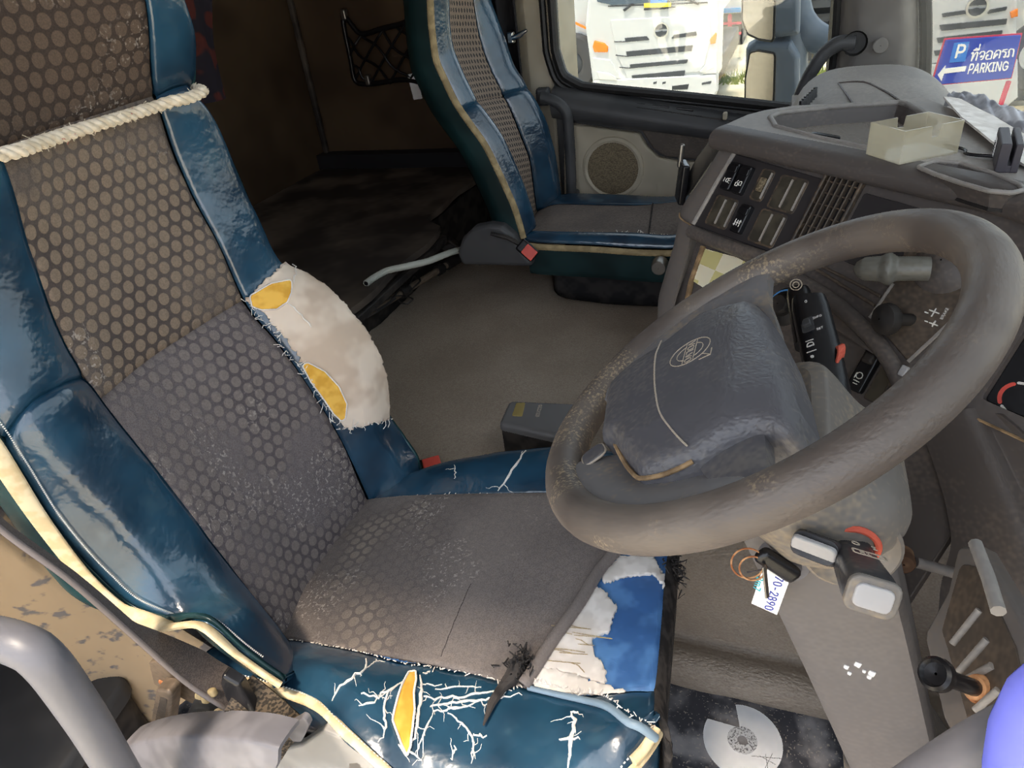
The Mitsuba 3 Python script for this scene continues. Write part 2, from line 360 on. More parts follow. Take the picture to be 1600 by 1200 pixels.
mat('m_paper', lambda p, n, uv: mix(srgb(232, 224, 196), srgb(196, 186, 110), smoothstep(0.5, 0.52, cell_rand(uv.x * 45, uv.y * 38)) * 0.8), 0.8)
mat('m_white_paper', srgb(246, 245, 243), 0.8)
mat('m_ink_blue', srgb(60, 70, 160), 0.7)
mat('m_ink_teal', srgb(70, 190, 200), 0.7)
mat('m_knob_blue', srgb(90, 160, 220), 0.5)
mat('m_lever_grey', dusty(srgb(112, 110, 102), srgb(86, 80, 70), 25, 0.45, 0.8), 0.28)
mat('m_gold', srgb(160, 142, 88), 0.35, metallic=0.3)
mat('m_cd', lambda p, n, uv: mix(srgb(228, 230, 232), srgb(248, 249, 250), fbm(p.x * 40, p.y * 40, p.z, 3)), 0.25, specular=0.7)
mat('m_blue_sleeve', srgb(108, 116, 220), 0.8)
mat('m_red_cloth', lambda p, n, uv: mix(srgb(70, 24, 18), srgb(26, 20, 30), smoothstep(0.42, 0.55, fbm(p.x * 30, p.y * 30, p.z * 30, 2))), 0.95)
mat('m_curtain', srgb(34, 32, 34), 0.95)
scene['m_glass'] = {'type': 'thindielectric', 'int_ior': 1.5, 'specular_transmittance': {'type': 'rgb', 'value': [.74, .77, .76]}}
scene['m_acrylic'] = {'type': 'blendbsdf', 'weight': 0.2, 'a': {'type': 'thindielectric', 'int_ior': 1.49}, 'b': {'type': 'principledthin', 'base_color': {'type': 'rgb', 'value': srgb(244, 234, 206)}, 'roughness': 0.5, 'diff_trans': 1.0, 'spec_trans': 0.0}}
scene['m_mirror'] = {'type': 'twosided', 'bsdf': {'type': 'roughconductor', 'material': 'Al', 'alpha': 0.04, 'specular_reflectance': {'type': 'rgb', 'value': [.42, .40, .37]}}}
# outdoors
mat('m_ground', mottled(srgb(196, 186, 160), srgb(214, 206, 184), 1.2), 0.95)
mat('m_truck_white', srgb(205, 207, 208), 0.3)
mat('m_truck_grey', srgb(66, 70, 76), 0.5)
mat('m_truck_dark', srgb(48, 51, 56), 0.5)
mat('m_truck_glass', srgb(80, 96, 112), 0.15)
mat('m_orange', srgb(244, 136, 42), 0.35)
mat('m_lamp', srgb(214, 216, 214), 0.2)
mat('m_chrome', srgb(210, 212, 214), 0.15, metallic=1.0)
mat('m_sign_blue', srgb(40, 66, 176), 0.5)
mat('m_sign_light', srgb(60, 130, 220), 0.5)
mat('m_tail_blue', srgb(70, 150, 214), 0.5)
mat('m_tail_red', srgb(214, 60, 90), 0.5)
mat('m_yellow', srgb(246, 206, 70), 0.6)
mat('m_rubber', srgb(70, 70, 72), 0.8)
mat('m_grass', mottled(srgb(104, 124, 62), srgb(140, 150, 90), 6), 0.95)
mat('m_mirror_body', srgb(104, 116, 130), 0.5)
mat('m_wall_grey', srgb(176, 180, 184), 0.9)
mat('m_grey_pillar', mottled(srgb(112, 108, 104), srgb(124, 120, 116), 12), 0.6)
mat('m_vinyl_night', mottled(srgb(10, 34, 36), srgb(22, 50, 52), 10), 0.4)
def _ff(p, n, uv):
    m = dots(uv, 0.0175, 0.0055)[0]
    return mix(srgb(128, 112, 98), srgb(62, 54, 52), m) * (0.85 + 0.3 * noise(uv.x * 500, uv.y * 500))
mat('m_fabric_far', _ff, 0.85)
mat('m_fabric_plain', dusty(srgb(92, 84, 80), srgb(128, 116, 106), 9, 0.4, 0.7), 0.9)
mat('m_black_stalk', dusty(srgb(48, 48, 52), srgb(96, 88, 78), 40, 0.55, 0.85), 0.35)
mat('m_cap_pale', srgb(168, 166, 166), 0.4)
mat('m_panel', srgb(50, 47, 48), 0.4)
mat('m_panel_rim', dusty(srgb(62, 55, 50), srgb(120, 100, 78), 60, 0.45, 0.7), 0.5)
mat('m_slot', mottled(srgb(52, 48, 40), srgb(72, 66, 54), 40), 0.6)
mat('m_traymat', dusty(srgb(112, 105, 98), srgb(128, 118, 106), 14, 0.4, 0.7), 0.7)
mat('m_dash_mid', dusty(srgb(108, 102, 98), srgb(120, 108, 96), 14, 0.48, 0.8), 0.5, bump=grain, bscale=0.0005)
mat('m_reader', srgb(64, 60, 66), 0.5)
mat('m_shade', mottled(srgb(150, 152, 160), srgb(214, 215, 220), 40), 0.5)
mat('m_grey_light', mottled(srgb(140, 137, 132), srgb(160, 157, 152), 14), 0.5)
mat('m_cd_hub', lambda p, n, uv: mix(srgb(206, 208, 210), srgb(120, 120, 124), smoothstep(.62, .7, noise(p.x * 700, p.y * 700, 1.0))), 0.3)
mat('m_rust_dark', mottled(srgb(84, 60, 44), srgb(124, 96, 72), 60), 0.9)
mat('m_belt_edge', srgb(118, 110, 108), 0.8)
mat('m_gear_grey', srgb(98, 97, 97), 0.35)
mat('m_welt_grey', srgb(116, 136, 152), 0.45)
# ---------------------------------------------------------------- the cab shell
def slab(key, x0, x1, y0, y1, z0, z1, m, **kw):
    return add(key, trimesh.creation.box(bounds=[[x0, y0, z0], [x1, y1, z1]]), m, False, kind='structure', **kw)
slab('floor', -1.75, 0.62, -0.06, 2.42, -0.06, 0.0, 'm_floor')
slab('ceiling', -1.75, 0.30, -0.06, 2.42, 1.80, 1.86, 'm_sleeper')
slab('wall_back', -1.75, -1.69, -0.06, 2.42, 0.0, 1.80, 'm_sleeper')
slab('wall_left', -1.69, -0.93, 2.36, 2.42, 0.0, 1.80, 'm_sleeper')
slab('wall_right', -1.69, -0.95, -0.06, -0.02, 0.0, 1.80, 'm_sleeper')
slab('wall_front', 0.50, 0.56, -0.06, 1.30, 0.0, 0.70, 'm_black_dull')
slab('trim_1', -0.95, 0.30, -0.06, 0.0, 1.62, 1.80, 'm_beige')            # header over the open driver door
tag('trim_1', 'pale header over the open driver doorway')
slab('trim_2', 0.42, 0.50, -0.06, 0.02, -0.06, 0.80, 'm_black_dull')
slab('baseboard_left', -1.69, -0.95, 2.30, 2.36, 0.43, 0.50, 'm_curtain')
# seam strip in the back corner of the sleeper
add('trim_3', bar((-1.672, 2.345, 0.44), (-1.66, 2.345, 1.75), 0.02, 0.02, 0.006), 'm_bunk', kind='structure')
# passenger rear pillar, curved out to the sleeper wall
px_ = [(-0.93, 2.42), (-0.93, 2.30), (-0.80, 2.17), (-0.735, 2.135), (-0.66, 2.135), (-0.66, 2.42)]
add('trim_4', tm(*(lambda m: (m.vertices, m.faces))(prism(round_poly(px_, 0.015), 1.80, 0.0))), 'm_beige', 35, kind='structure')
# ------ passenger door
DO = Plane((0, 2.13, 0), (1, 0, 0), (0, 0, 1))        # c points into the cab
def dpx(pts, off=0.0):
    return np.array([DO.px(x, y, off) for x, y in pts])
win = dpx([(868, -40), (868, 80), (880, 118), (910, 134), (1000, 143), (1120, 155), (1240, 168), (1296, 172), (1302, 60), (1308, -20)])
top = 1.55
win_poly = np.vstack([[[win[0, 0] - 0.01, top]], win[1:-1], [[0.075, top]]])
win_poly = round_poly(win_poly, 0.035)
door_out = np.array([(-0.66, 0.02), (-0.66, 1.80), (0.20, 1.80), (0.20, 0.02)])
def ringed(outer, hole, h):
    m = trimesh.creation.extrude_polygon(Polygon(outer, [hole]), h, engine='earcut'); return m
door = 'door_1'
add('door_1', put(ringed(door_out, win_poly, 0.05), DO, 0, 0, -0.05), 'm_trim_dark', kind='structure', label='passenger door with a dark upper ledge, beige lower panel and round speaker')
add('door_1__window_seal', tube(DO(win_poly, 0.006), 0.013, 8, 160, True), 'm_seal')
add('door_1__window_channel', tube(DO(inset(win_poly, -0.028), 0.004), 0.010, 8, 160, True), 'm_seal')
add('window_1', put(prism(inset(win_poly, -0.01), 0.004), DO, 0, 0, -0.03), 'm_glass', False, kind='structure')
# ledge under the window: slopes with the sill
led = dpx([(868, 146), (1310, 212), (1310, 262), (868, 197)])
led[2:] = dpx([(1310, 244), (868, 184)], .060)
L0, L1, L2, L3 = led
def ledge_row(t):
    a = L0 + (L1 - L0) * t; b = L3 + (L2 - L3) * t
    prof = [(0.0, 0.02), (0.035, 0.012), (0.055, -0.004), (0.062, -0.02), (0.060, (b[1] - a[1]) * 0.6), (0.045, b[1] - a[1]), (0.0, b[1] - a[1] - 0.004)]
    return np.array([DO([a[0], a[1] + dz], o) for o, dz in prof])
G = np.stack([spl(ledge_row(t), 28) for t in np.linspace(0, 1, 24)])
add('door_1__window_ledge', shell(G, 0.004), 'm_trim_dark', 50, label='dark ledge with a shallow tray under the passenger window')
tray = dpx([(995, 168), (1160, 192), (1155, 207), (985, 183)], 0.045)
add('door_1__ledge_tray', merge([bar(DO(tray[i], 0.045), DO(tray[(i + 1) % 4], 0.045), 0.006, 0.012, 0.002, up=(0, 1, 0)) for i in range(4)]), 'm_black_dull')
for k in range(5):
    a, b = DO.px(905 + 38 * k, 151.5 + 4.3 * k, 0.03), DO.px(932 + 38 * k, 154.6 + 4.3 * k, 0.03)
    add('door_1__vent_slot', bar(DO(a, 0.035), DO(b, 0.035), 0.006, 0.006, 0.002), 'm_black')
add('door_1__lock_button', frame_box(DO(DO.px(1133, 181, 0.05), 0.05), (1, 0, 0), (0, 0, 1), (0.012, 0.02, 0.02), 0.004), 'm_beige')
bp = dpx([(884, 190), (1000, 206), (1012, 226), (1030, 243), (1060, 249), (1180, 256), (1180, 420), (884, 420)])
add('door_1__door_panel', put(prism(round_poly(bp, 0.012), 0.022, 0.006), DO), 'm_beige', 30, label='beige lower door panel')
pk = dpx([(1000, 200), (1175, 222), (1170, 258), (1112, 251), (1040, 245), (1020, 232)], 0.024)
add('door_1__pull_pocket', put(prism(round_poly(pk, 0.006), 0.012, 0.004), DO, 0, 0, 0.012), 'm_dash_brown', 30, label='brown pull pocket under the ledge')
spc = DO.px(958, 263, 0.02); spr = 0.082
add('door_1__speaker_ring', put(lathe([(spr + .014, 0), (spr + .012, .006), (spr + .004, .009), (spr - .003, .006), (spr - .004, 0)], 40), DO, *spc, 0.022), 'm_beige', 40)
add('door_1__speaker_grille', put(prism(np.stack([np.cos(np.linspace(0, 6.2832, 40, False)), np.sin(np.linspace(0, 6.2832, 40, False))], 1) * (spr - .002), 0.006, 0.004), DO, *spc, 0.021), 'm_grille', 30, label='round brown speaker cloth')
# pillar trim between passenger window and windscreen
def quad_loft(rows, nu, nv): return loft(rows, nu, nv)
A0 = [(0.09, 2.12, 0.50), (0.10, 2.12, 0.75), (0.075, 2.10, 1.10), (0.02, 2.06, 1.78)]
A1 = [(0.15, 2.05, 0.50), (0.155, 2.05, 0.75), (0.125, 2.03, 1.10), (0.06, 2.0, 1.78)]
A2 = [(0.25, 2.04, 0.50), (0.245, 2.04, 0.75), (0.185, 2.02, 1.10), (0.12, 2.0, 1.78)]
A3 = [(0.33, 2.12, 0.50), (0.30, 2.12, 0.75), (0.23, 2.10, 1.10), (0.15, 2.08, 1.78)]
add('trim_5', shell(loft([A0, A1, A2, A3], 24, 30), 0.01), 'm_grey_pillar', 40, kind='structure', label='grey pillar trim between the passenger window and the windscreen')
add('trim_5__cap', put(lathe([(0.001, .003), (.016, .0025), (.018, 0)], 24), Plane((0.198, 2.028, 0.80), (0.97, 0.1, -0.25), (0.2, 0.1, 1))), 'm_grey_pillar', 30)
add('trim_5__rear_seal', tube(np.array(A0) + [0.0, -0.012, 0], 0.012, 8, 30), 'm_seal')
add('trim_5__front_seal', tube(np.array(A3) + [0.012, -0.02, 0], 0.014, 8, 30), 'm_seal')
# windscreen
W0 = [(0.31, 2.14, 0.62), (0.42, 1.5, 0.66), (0.47, 1.0, 0.70), (0.47, 0.4, 0.72), (0.40, -0.04, 0.74)]
W1 = [(0.10, 2.08, 1.78), (0.20, 1.5, 1.80), (0.25, 1.0, 1.80), (0.25, 0.4, 1.80), (0.18, -0.04, 1.80)]
add('window_2', shell(loft([W0, W1], 12, 40), 0.005), 'm_glass', True, kind='structure')
add('trim_6', tube(W0, 0.016, 8, 60), 'm_seal', kind='structure')
# ------ bunk at the back
bk = 'bunk'
thing(bk, 'bare dark sleeper bunk base with a worn dusty lid behind the seats', 'bunk')
gy = np.linspace(0.60, 2.34, 40); gx = np.linspace(-0.885, -1.68, 34)
GX, GY = np.meshgrid(gx, gy, indexing='ij')
GZ = 0.43 + 0.006 * (meshkit.fbm(np.stack([GX * 6, GY * 6, GX * 0], -1), 3, 5) - .5)
GX = np.where(GX > -0.99, GX + 0.006 * np.sin(GY * 21) - (GX + 0.99) / .105 * .09 * (1 / (1 + np.exp(-(GY - 1.74) / .012))), GX)
add('bunk__lid', shell(np.stack([GX, GY, GZ], -1), 0.018), 'm_bunk', 40)
add('bunk__front_panel', trimesh.creation.box(bounds=[[-1.0, 0.60, 0.0], [-0.99, 2.34, 0.412]]), 'm_black_dull', False)
add('bunk__edge_strip', bar((-0.885, 0.6, 0.415), (-0.885, 1.70, 0.412), 0.016, 0.02, 0.004), 'm_black_dull')
r_ = np.random.default_rng(3)
CRL = ['leftmost pale crumb of litter on the dark bunk lid', 'pale crumb on the bunk lid, fourth from the left', 'pale crumb on the bunk lid, second from the right along the near row', 'lone pale crumb on the bunk lid beside the passenger seat', 'long pale crumb on the bunk lid, third from the left', 'faint pale crumb lowest on the bunk lid beside the driver seat', 'farthest pale crumb on the bunk lid under the storage net']
for k, (x, y) in enumerate([(442, 354), (534, 357), (628, 362), (636, 340), (470, 365), (452, 380), (672, 306)]):
    P = onz(x, y, 0.437)
    m = trimesh.creation.icosphere(1, 0.006); m.vertices *= [1.2 + r_.random(), 1, 0.4]; m.apply_translation(P)
    add('debris_crumb' if k == 0 else f'debris_crumb_{k:03d}', m, 'm_white_paper', True, CRL[k], 'crumb', 'crumbs on the bunk lid')
# ------ engine tunnel cover
ys = [(0.742, 0.0), (0.738, 0.028), (0.752, 0.052), (0.775, 0.060), (0.792, 0.052), (0.800, 0.062), (0.815, 0.13), (0.835, 0.19), (0.87, 0.24), (0.93, 0.265), (1.10, 0.272), (1.40, 0.272), (1.60, 0.268), (1.665, 0.255), (1.69, 0.215), (1.70, 0.15), (1.705, 0.0)]
cs = spl(ys, 90)
xs = np.linspace(-0.985, 0.32, 72)
G = np.zeros((72, 90, 3))
for i, x in enumerate(xs):
    far = 0.32 * float(1 / (1 + np.exp((x + 0.615) / 0.022)))          # the cover reaches round the passenger seat's pedestal
    nearx = 0.0 + 0.35 * float(1 / (1 + np.exp((x + 0.62) / 0.05)))
    c = cs.copy()
    wy = np.clip((c[:, 0] - 1.1) / 0.55, 0, 1)
    c[:, 0] += far * wy
    G[i, :, 0] = x; G[i, :, 1] = c[:, 0]; G[i, :, 2] = c[:, 1]
nz = meshkit.fbm(np.stack([G[..., 0] * 5 + G[..., 1] * 3, G[..., 1] * 4, G[..., 2] * 4], -1), 3, 2) - 0.5
wr = np.exp(-((G[..., 0] * 0.75 + G[..., 1] - 0.62) / 0.035) ** 2) + 0.7 * np.exp(-((G[..., 0] * 0.6 + G[..., 1] - 0.80) / 0.03) ** 2)
Nn = grid_normals(G)
G = G + Nn * (np.sign(Nn[..., 2:3] + 1e-6) * (0.018 * nz + 0.006 * wr * (G[..., 2] > 0.06))[..., None])
add('engine_cover', shell(G, 0.006), 'm_tunnel', 60, 'brown grained vinyl engine cover between the two seats', 'engine cover')
sd = []
# dusty tan panel behind the driver seat
dl = lambda pts, dy: np.array([ony(a, b, y + dy) for (a, b), y in zip(pts, (.275, .335, .375, .41))])
DP = [dl([(-160, 660), (0, 780), (160, 900), (360, 1030)], .05), dl([(-160, 720), (0, 845), (140, 960), (320, 1070)], .02), dl([(-160, 850), (0, 960), (130, 1045), (262, 1120)], .0),
      dl([(-160, 880), (0, 985), (120, 1062), (255, 1138)], -.010), dl([(-160, 925), (0, 1022), (110, 1092), (250, 1160)], -.005), dl([(-160, 930), (0, 1028), (110, 1098), (250, 1168)], .03)]
add('trim_7', shell(loft(DP, 50, 30), 0.004), 'm_tan_dust', 40, kind='structure', label='dusty tan panel with scraped mud behind the driver seat')
# ---------------------------------------------------------------- driver seat
DS = thing('driver_seat', 'torn blue vinyl driver seat with dotted grey fabric centre behind the steering wheel', 'seat')
a_ = lambda *t: np.array([ony(*q) if max(abs(q[0]), abs(q[1])) > 5 else np.array(q, float) for q in t])
NI = a_((-.69, .480, 1.24), (-.715, .482, 1.10), (8, 258, .480), (50, 390, .472), (90, 500, .462), (165, 630, .450), (300, 800, .445), (375, 900, .445), (437, 975, .445), (-.565, .445, .325))
FI = a_((-.68, .715, 1.24), (230, 0, .715), (245, 150, .722), (270, 230, .725), (300, 300, .725), (345, 385, .725), (385, 475, .725), (430, 530, .725), (480, 600, .725), (540, 700, .725), (578, 783, .725), (-.595, .725, .30))
FO = a_((-.72, .79, 1.24), (280, 0, .790), (303, 60, .800), (306, 120, .800), (302, 150, .797), (326, 180, .805), (345, 210, .820), (385, 300, .830), (440, 412, .835), (478, 432, .838), (530, 470, .84), (575, 525, .843), (600, 580, .845), (607, 640, .84), (632, 680, .835), (655, 716, .830), (-.555, .83, .32))
NP = a_((-.79, .375, 1.24), (-.80, .365, 1.0), (-.775, .345, .85), (0, 690, .335), (50, 770, .335), (130, 880, .335), (210, 952, .335), (260, 968, .335), (318, 968, .335), (380, 1018, .335), (443, 1062, .335))
NV = 120
def resample_by(c, n=NV): return spl(c, n)
C_NI, C_FI, C_FO, C_NP = [resample_by(c) for c in (NI, FI, FO, NP)]
mid = 0.5 * (C_NI + C_FI) + np.array([-0.012, 0, 0]) - 0.012 * np.exp(-((np.linspace(0, 1, NV) - .72) / .15) ** 2)[:, None] * [1, 0, 0]
fnv = nrm(np.stack([0.93 + 0 * mid[:, 0], 0 * mid[:, 0], 0.36 + 0 * mid[:, 0]], 1))
C_NC = 0.5 * (C_NI + C_NP) + fnv * 0.030 + [0, -0.012, 0]
C_FC = 0.5 * (C_FI + C_FO) + fnv * 0.022 + [0, 0.006, 0]
wNB = (1 - smoothstep_np(np.linspace(0, 1, NV), .72, .84))[:, None]; C_NB = C_NP + np.array([-.045, .006, -.022]) + wNB * [-.030, -.002, -.016]; C_NB2 = C_NP + np.array([-.082, .030, -.050]) + wNB * [-.050, .0, -.030]
C_FB = C_FO + np.array([-.05, 0.004, -.02]); C_FB2 = C_FO + np.array([-.11, -.05, -.03])
def seg(curves, nu):
    return loft(curves, nu, NV)
G_fab = loft([C_NI, mid, C_FI], 30, NV)
S_fab = Surf(G_fab)
vlen = S_fab.V[-1]; ulen = S_fab.U[-1]
# seam heights along v (fraction of the arc) of the mid seam
zmid = G_fab[15, :, 2]
iseam = int(np.argmin(np.abs(zmid - 0.705))); irope = int(np.argmin(np.abs(zmid - 0.985)))
def split_v(G, cuts, groove=0.006, edge=0.004, N=None):
    """cut a grid along v into puffed pieces: pulled in along every seam"""
    out = []; N = grid_normals(G) if N is None else N
    s = np.sign((N[..., 0]).mean()) or 1
    n, m, _ = G.shape
    for a, b in zip(cuts[:-1], cuts[1:]):
        g = G[:, a:b + 1].copy(); k = b - a + 1
        dv = np.minimum(np.arange(k), np.arange(k)[::-1]) ; du = np.minimum(np.arange(n), np.arange(n)[::-1])
        pull = np.maximum(np.exp(-dv / 1.6)[None, :] * groove, np.exp(-du / 1.2)[:, None] * edge)
        out.append(g - s * N[:, a:b + 1] * pull[..., None])
    return out
def fab_uv(G, u0=0.0, v0=0.0): 
    uv = arc_uv(G) + [u0, v0]; uv = uv.reshape(-1, 2); return np.vstack([uv, uv])
wr_seed = [0]
def wrinkle(G, amp, fx, fy, seed=0):
    N = grid_normals(G); s = np.sign(N[..., 0].mean()) or 1
    uv = arc_uv(G)
    nz = meshkit.fbm(np.stack([uv[..., 0] * fx, uv[..., 1] * fy, 0 * uv[..., 0]], -1), 3, seed) - 0.5
    return G + s * N * (nz * amp)[..., None]
G_fab = wrinkle(G_fab, 0.007, 14, 9, 4)
cuts = [0, irope, iseam, NV - 1]
for k, g in enumerate(split_v(G_fab, cuts, 0.007, 0.003)):
    add('driver_seat__backrest_fabric', shell(g, 0.006 * np.sign(grid_normals(g)[..., 0].mean())), ['m_fabric_head', 'm_fabric', 'm_fabric_low'][k], True, uv=fab_uv(g, 0, k * .31), label=['dotted brown headrest fabric', 'dotted brown upper backrest fabric', 'dotted grey lower backrest fabric'][k])
# near bolster: three stitched lengths of blue vinyl
G_nb = wrinkle(loft([C_NP, C_NC, C_NI], 26, NV), 0.008, 12, 10, 9)
jn = int(np.argmin(np.linalg.norm(C_NP - ony(28, 700, .335), axis=1)))
for k, g in enumerate(split_v(G_nb, [0, jn, NV - 1], 0.006, 0.002)):
    add('driver_seat__side_bolster', shell(g, 0.008 * np.sign(grid_normals(g)[..., 0].mean())), 'm_vinyl', True, label='blue vinyl side bolster of the backrest')
G_fb = wrinkle(loft([C_FI, C_FC, C_FO], 22, NV), 0.008, 16, 10, 12)
j1 = int(np.argmin(np.linalg.norm(C_FO - ony(302, 150, .797), axis=1))); j2 = int(np.argmin(np.linalg.norm(C_FO - ony(440, 412, .835), axis=1))); j3 = int(np.argmin(np.linalg.norm(C_FO - ony(610, 650, .84), axis=1)))
for k, g in enumerate(split_v(G_fb, [0, j1, NV - 1], 0.006, 0.001)):
    add('driver_seat__side_bolster', shell(g, 0.008 * np.sign(grid_normals(g)[..., 0].mean())), 'm_vinyl', True, label='blue vinyl far bolster of the backrest')
S_fb = Surf(G_fb)
sgn = np.sign(grid_normals(G_fb)[..., 0].mean())
fbfn = lambda uv, o: S_fb(uv, np.asarray(o) * sgn)
def on_surf(S, P):
    """uv of the surface point nearest to the ray through a pixel"""
    g = S.G.reshape(-1, 3) - CAM; q = g @ CR.T; q = q[:, :2] / q[:, 2:] * FPX + [800, 600]
    from scipy.spatial import cKDTree
    d, i = cKDTree(q).query(np.asarray(P, float), k=4)
    uv = np.stack(np.meshgrid(S.U, S.V, indexing='ij'), -1).reshape(-1, 2)
    w = 1 / (d + 0.3) ** 2; return (uv[i] * w[..., None]).sum(-2) / w.sum(-1, keepdims=True)
# the worn-off cover shows a cream backing, with foam in two holes
pat = on_surf(S_fb, [(384, 470), (410, 440), (442, 413), (470, 428), (505, 448), (545, 487), (578, 530), (598, 580), (603, 615), (605, 655), (580, 660), (548, 668), (538, 668), (522, 640), (491, 590), (461, 548), (431, 509), (408, 485)])
add('driver_seat__torn_backing', patch(fbfn, pat, 0.006, 0.005, 0.010, rag=0.0022, seed=2), 'm_cream', True, label='cream cloth backing laid bare by a long tear')
for q in ([(388, 462), (420, 445), (452, 443), (453, 460), (448, 476), (432, 485), (408, 485), (392, 478)], [(470, 568), (480, 566), (505, 578), (528, 602), (540, 630), (538, 650), (532, 656), (520, 645), (500, 615), (484, 595)]):
    pf = on_surf(S_fb, q)
    add('driver_seat__foam_hole', patch(fbfn, round_poly(pf, 0.004), 0.0085, 0.003, 0.008), 'm_foam', True, label='yellow foam showing through a hole in the backing')
    add('driver_seat__frayed_edge', tube(fbfn(densify(round_poly(pf, 0.004), 0.004), 0.009), 0.0011, 5, closed=True), 'm_white_cloth')
thr = []
for ln in ([(449, 476), (465, 490), (485, 511)], [(453, 446), (458, 430), (457, 415)]):
    thr.append(tube(fbfn(on_surf(S_fb, spl(ln, 10)), 0.009), 0.0009, 5))
rr = np.random.default_rng(5)
edge_pts = on_surf(S_fb, spl([(384, 470), (420, 512), (450, 550), (480, 590), (512, 640), (532, 668), (548, 668), (580, 660), (606, 655)], 70))
for i in range(70):
    a = edge_pts[i]; d = rr.normal(0, 0.006, 2)
    thr.append(tube(fbfn(np.array([a, a + d * .5 + rr.normal(0, .0015, 2), a + d]), np.array([0.006, 0.009, 0.007])), 0.0006, 4))
add('driver_seat__loose_thread', merge(thr), 'm_white_cloth', kind='stuff')
# piping, stitches, sides and back of the backrest
def strip(center, width, thick, tang, nv=NV):
    """flat welt around a curve"""
    c = np.asarray(center); t = nrm(np.gradient(c, axis=0)); w = nrm(np.asarray(tang) - t * (np.asarray(tang) * t).sum(-1, keepdims=True)); n = np.cross(t, w)
    a = np.linspace(0, 2 * np.pi, 12, endpoint=False)
    V = c[:, None] + (np.cos(a)[None, :, None] * w[:, None] * width / 2 + np.sin(a)[None, :, None] * n[:, None] * thick / 2)
    return tm(V.reshape(-1, 3), tri_grid(len(c), 12, False, True))
tng = C_NC - C_NP; tng = nrm(np.stack([np.convolve(np.pad(tng[:, k], 8, mode='edge'), np.ones(17) / 17, 'valid') for k in range(3)], 1))
add('driver_seat__piping', strip(C_NP + [0.002, -.006, 0] - tng * 0.003, 0.0205, 0.008, tng - [0, .4, 0]), 'm_piping', 60, label='cream welt along the near edge of the backrest')
st = []
S_nb = Surf(G_nb); s_nb = np.sign(grid_normals(G_nb)[..., 0].mean())
sc = S_nb(np.c_[np.full(520, .017), np.linspace(.35, .965, 520) * S_nb.V[-1]], .0022 * s_nb)
for i in range(0, 518, 2): st.append(tube(sc[i:i + 2], 0.0011, 4))
add('driver_seat__stitching', merge(st), 'm_stitch', False, kind='stuff')
G_side = loft([C_NP, C_NB, C_NB2], 10, NV)
add('driver_seat__side_shell', shell(wrinkle(G_side, .006, 10, 10, 3), 0.006), 'm_vinyl_dark', True, label='dark green vinyl side of the backrest')
G_back = loft([C_NB2, 0.5 * (C_NB2 + C_FB2) + [-.03, 0, 0], C_FB2, C_FB, C_FO], 20, NV)
add('driver_seat__back_shell', shell(G_back, 0.006), 'm_vinyl_dark', True)
# closing pieces at the foot and the top of the backrest
foot = np.stack([spl(np.array([C_NP[-1], C_NC[-1], C_NI[-1]]), 16), spl(np.array([C_NP[-1], C_NC[-1] + [-.06, 0, -.07], C_NI[-1] + [-.03, 0, -.03]]), 16), spl(np.array([C_NB2[-1], C_NB2[-1] + [0, .05, -.03], C_NI[-1] + [-.06, 0, -.05]]), 16)])
add('driver_seat__bolster_foot', shell(foot, 0.005), 'm_vinyl', True)
tp = [0.5 * (a + b) for a, b in zip((C_NP[0], C_NI[0], mid[0], C_FI[0], C_FO[0]), (C_NB2[0], C_NB2[0], C_NB2[0], C_FB2[0], C_FB2[0]))]
add('driver_seat__headrest_cap', shell(np.stack([spl([C_NP[0], C_NI[0], mid[0], C_FI[0], C_FO[0]], 20), spl([q + [0, 0, .03] for q in tp], 20), spl([C_NB2[0], C_NB2[0] + [0, .1, 0], .5 * (C_NB2[0] + C_FB2[0]), C_FB2[0] - [0, .06, 0], C_FB2[0]], 20)]), 0.005), 'm_vinyl', True)
# ---- cushion
zt = PchipInterpolator([-.66, -.59, -.45, -.30, -.20, -.12, -.075, -.055], [.325, .337, .368, .402, .415, .414, .395, .36])
NE = np.array(list(a_((405, 1070, .335), (452, 1085, .335), (500, 1106, .325), (545, 1150, .306), (600, 1200, .292))) + [(-.26, .280, .372), (-.17, .278, .372), (-.12, .290, .375)] + list(a_((985, 1200, .350), (1014, 1172, .376), (1030, 1146, .398))))
NE = np.vstack([[(-.62, .335, .40)], NE]); NE[:, 2] = np.minimum(NE[:, 2], 0.43)
CNF = np.array(list(a_((437, 1000, .437), (560, 1020, .430), (700, 1045, .425), (820, 1075, .418))) + [(-.15, .422, .418), *a_((1022, 1080, .432))])
CNF = np.vstack([[(-.64, .44, .32)], CNF])
CFF = np.vstack([[(-.64, .725, .318)], a_((578, 783, .725), (700, 775, .728), (850, 773, .735)), [(-.19, .745, .415), (-.10, .75, .405)]])
CFO = np.array([(-.63, .835, .30), *a_((655, 737, .835), (700, 722, .838), (800, 704, .845)), (-.28, .85, .405), (-.18, .85, .408), (-.10, .845, .395)])
NC_ = 90
K = [spl(c, NC_) for c in (NE, CNF, CFF, CFO)]
mid_c = 0.5 * (K[1] + K[2]) + [0, 0, .006]
nb_mid = 0.5 * (K[0] + K[1]) + [0, -.014, .026]
fb_mid = 0.5 * (K[2] + K[3]) + [0, 0, .016]
def up_wr(G, amp, fx, fy, seed):
    N = grid_normals(G); s = np.sign(N[..., 2].mean()); uv = arc_uv(G)
    return G + s * N * ((meshkit.fbm(np.stack([uv[..., 0] * fx, uv[..., 1] * fy, 0 * uv[..., 0]], -1), 3, seed) - .5) * amp)[..., None]
Gc = up_wr(loft([K[1], mid_c, K[2]], 30, NC_), 0.006, 9, 9, 6)
Gn = up_wr(loft([K[0], nb_mid, K[1]], 24, NC_), 0.010, 14, 14, 8)
Gf = up_wr(loft([K[2], fb_mid, K[3]], 18, NC_), 0.006, 14, 10, 10)
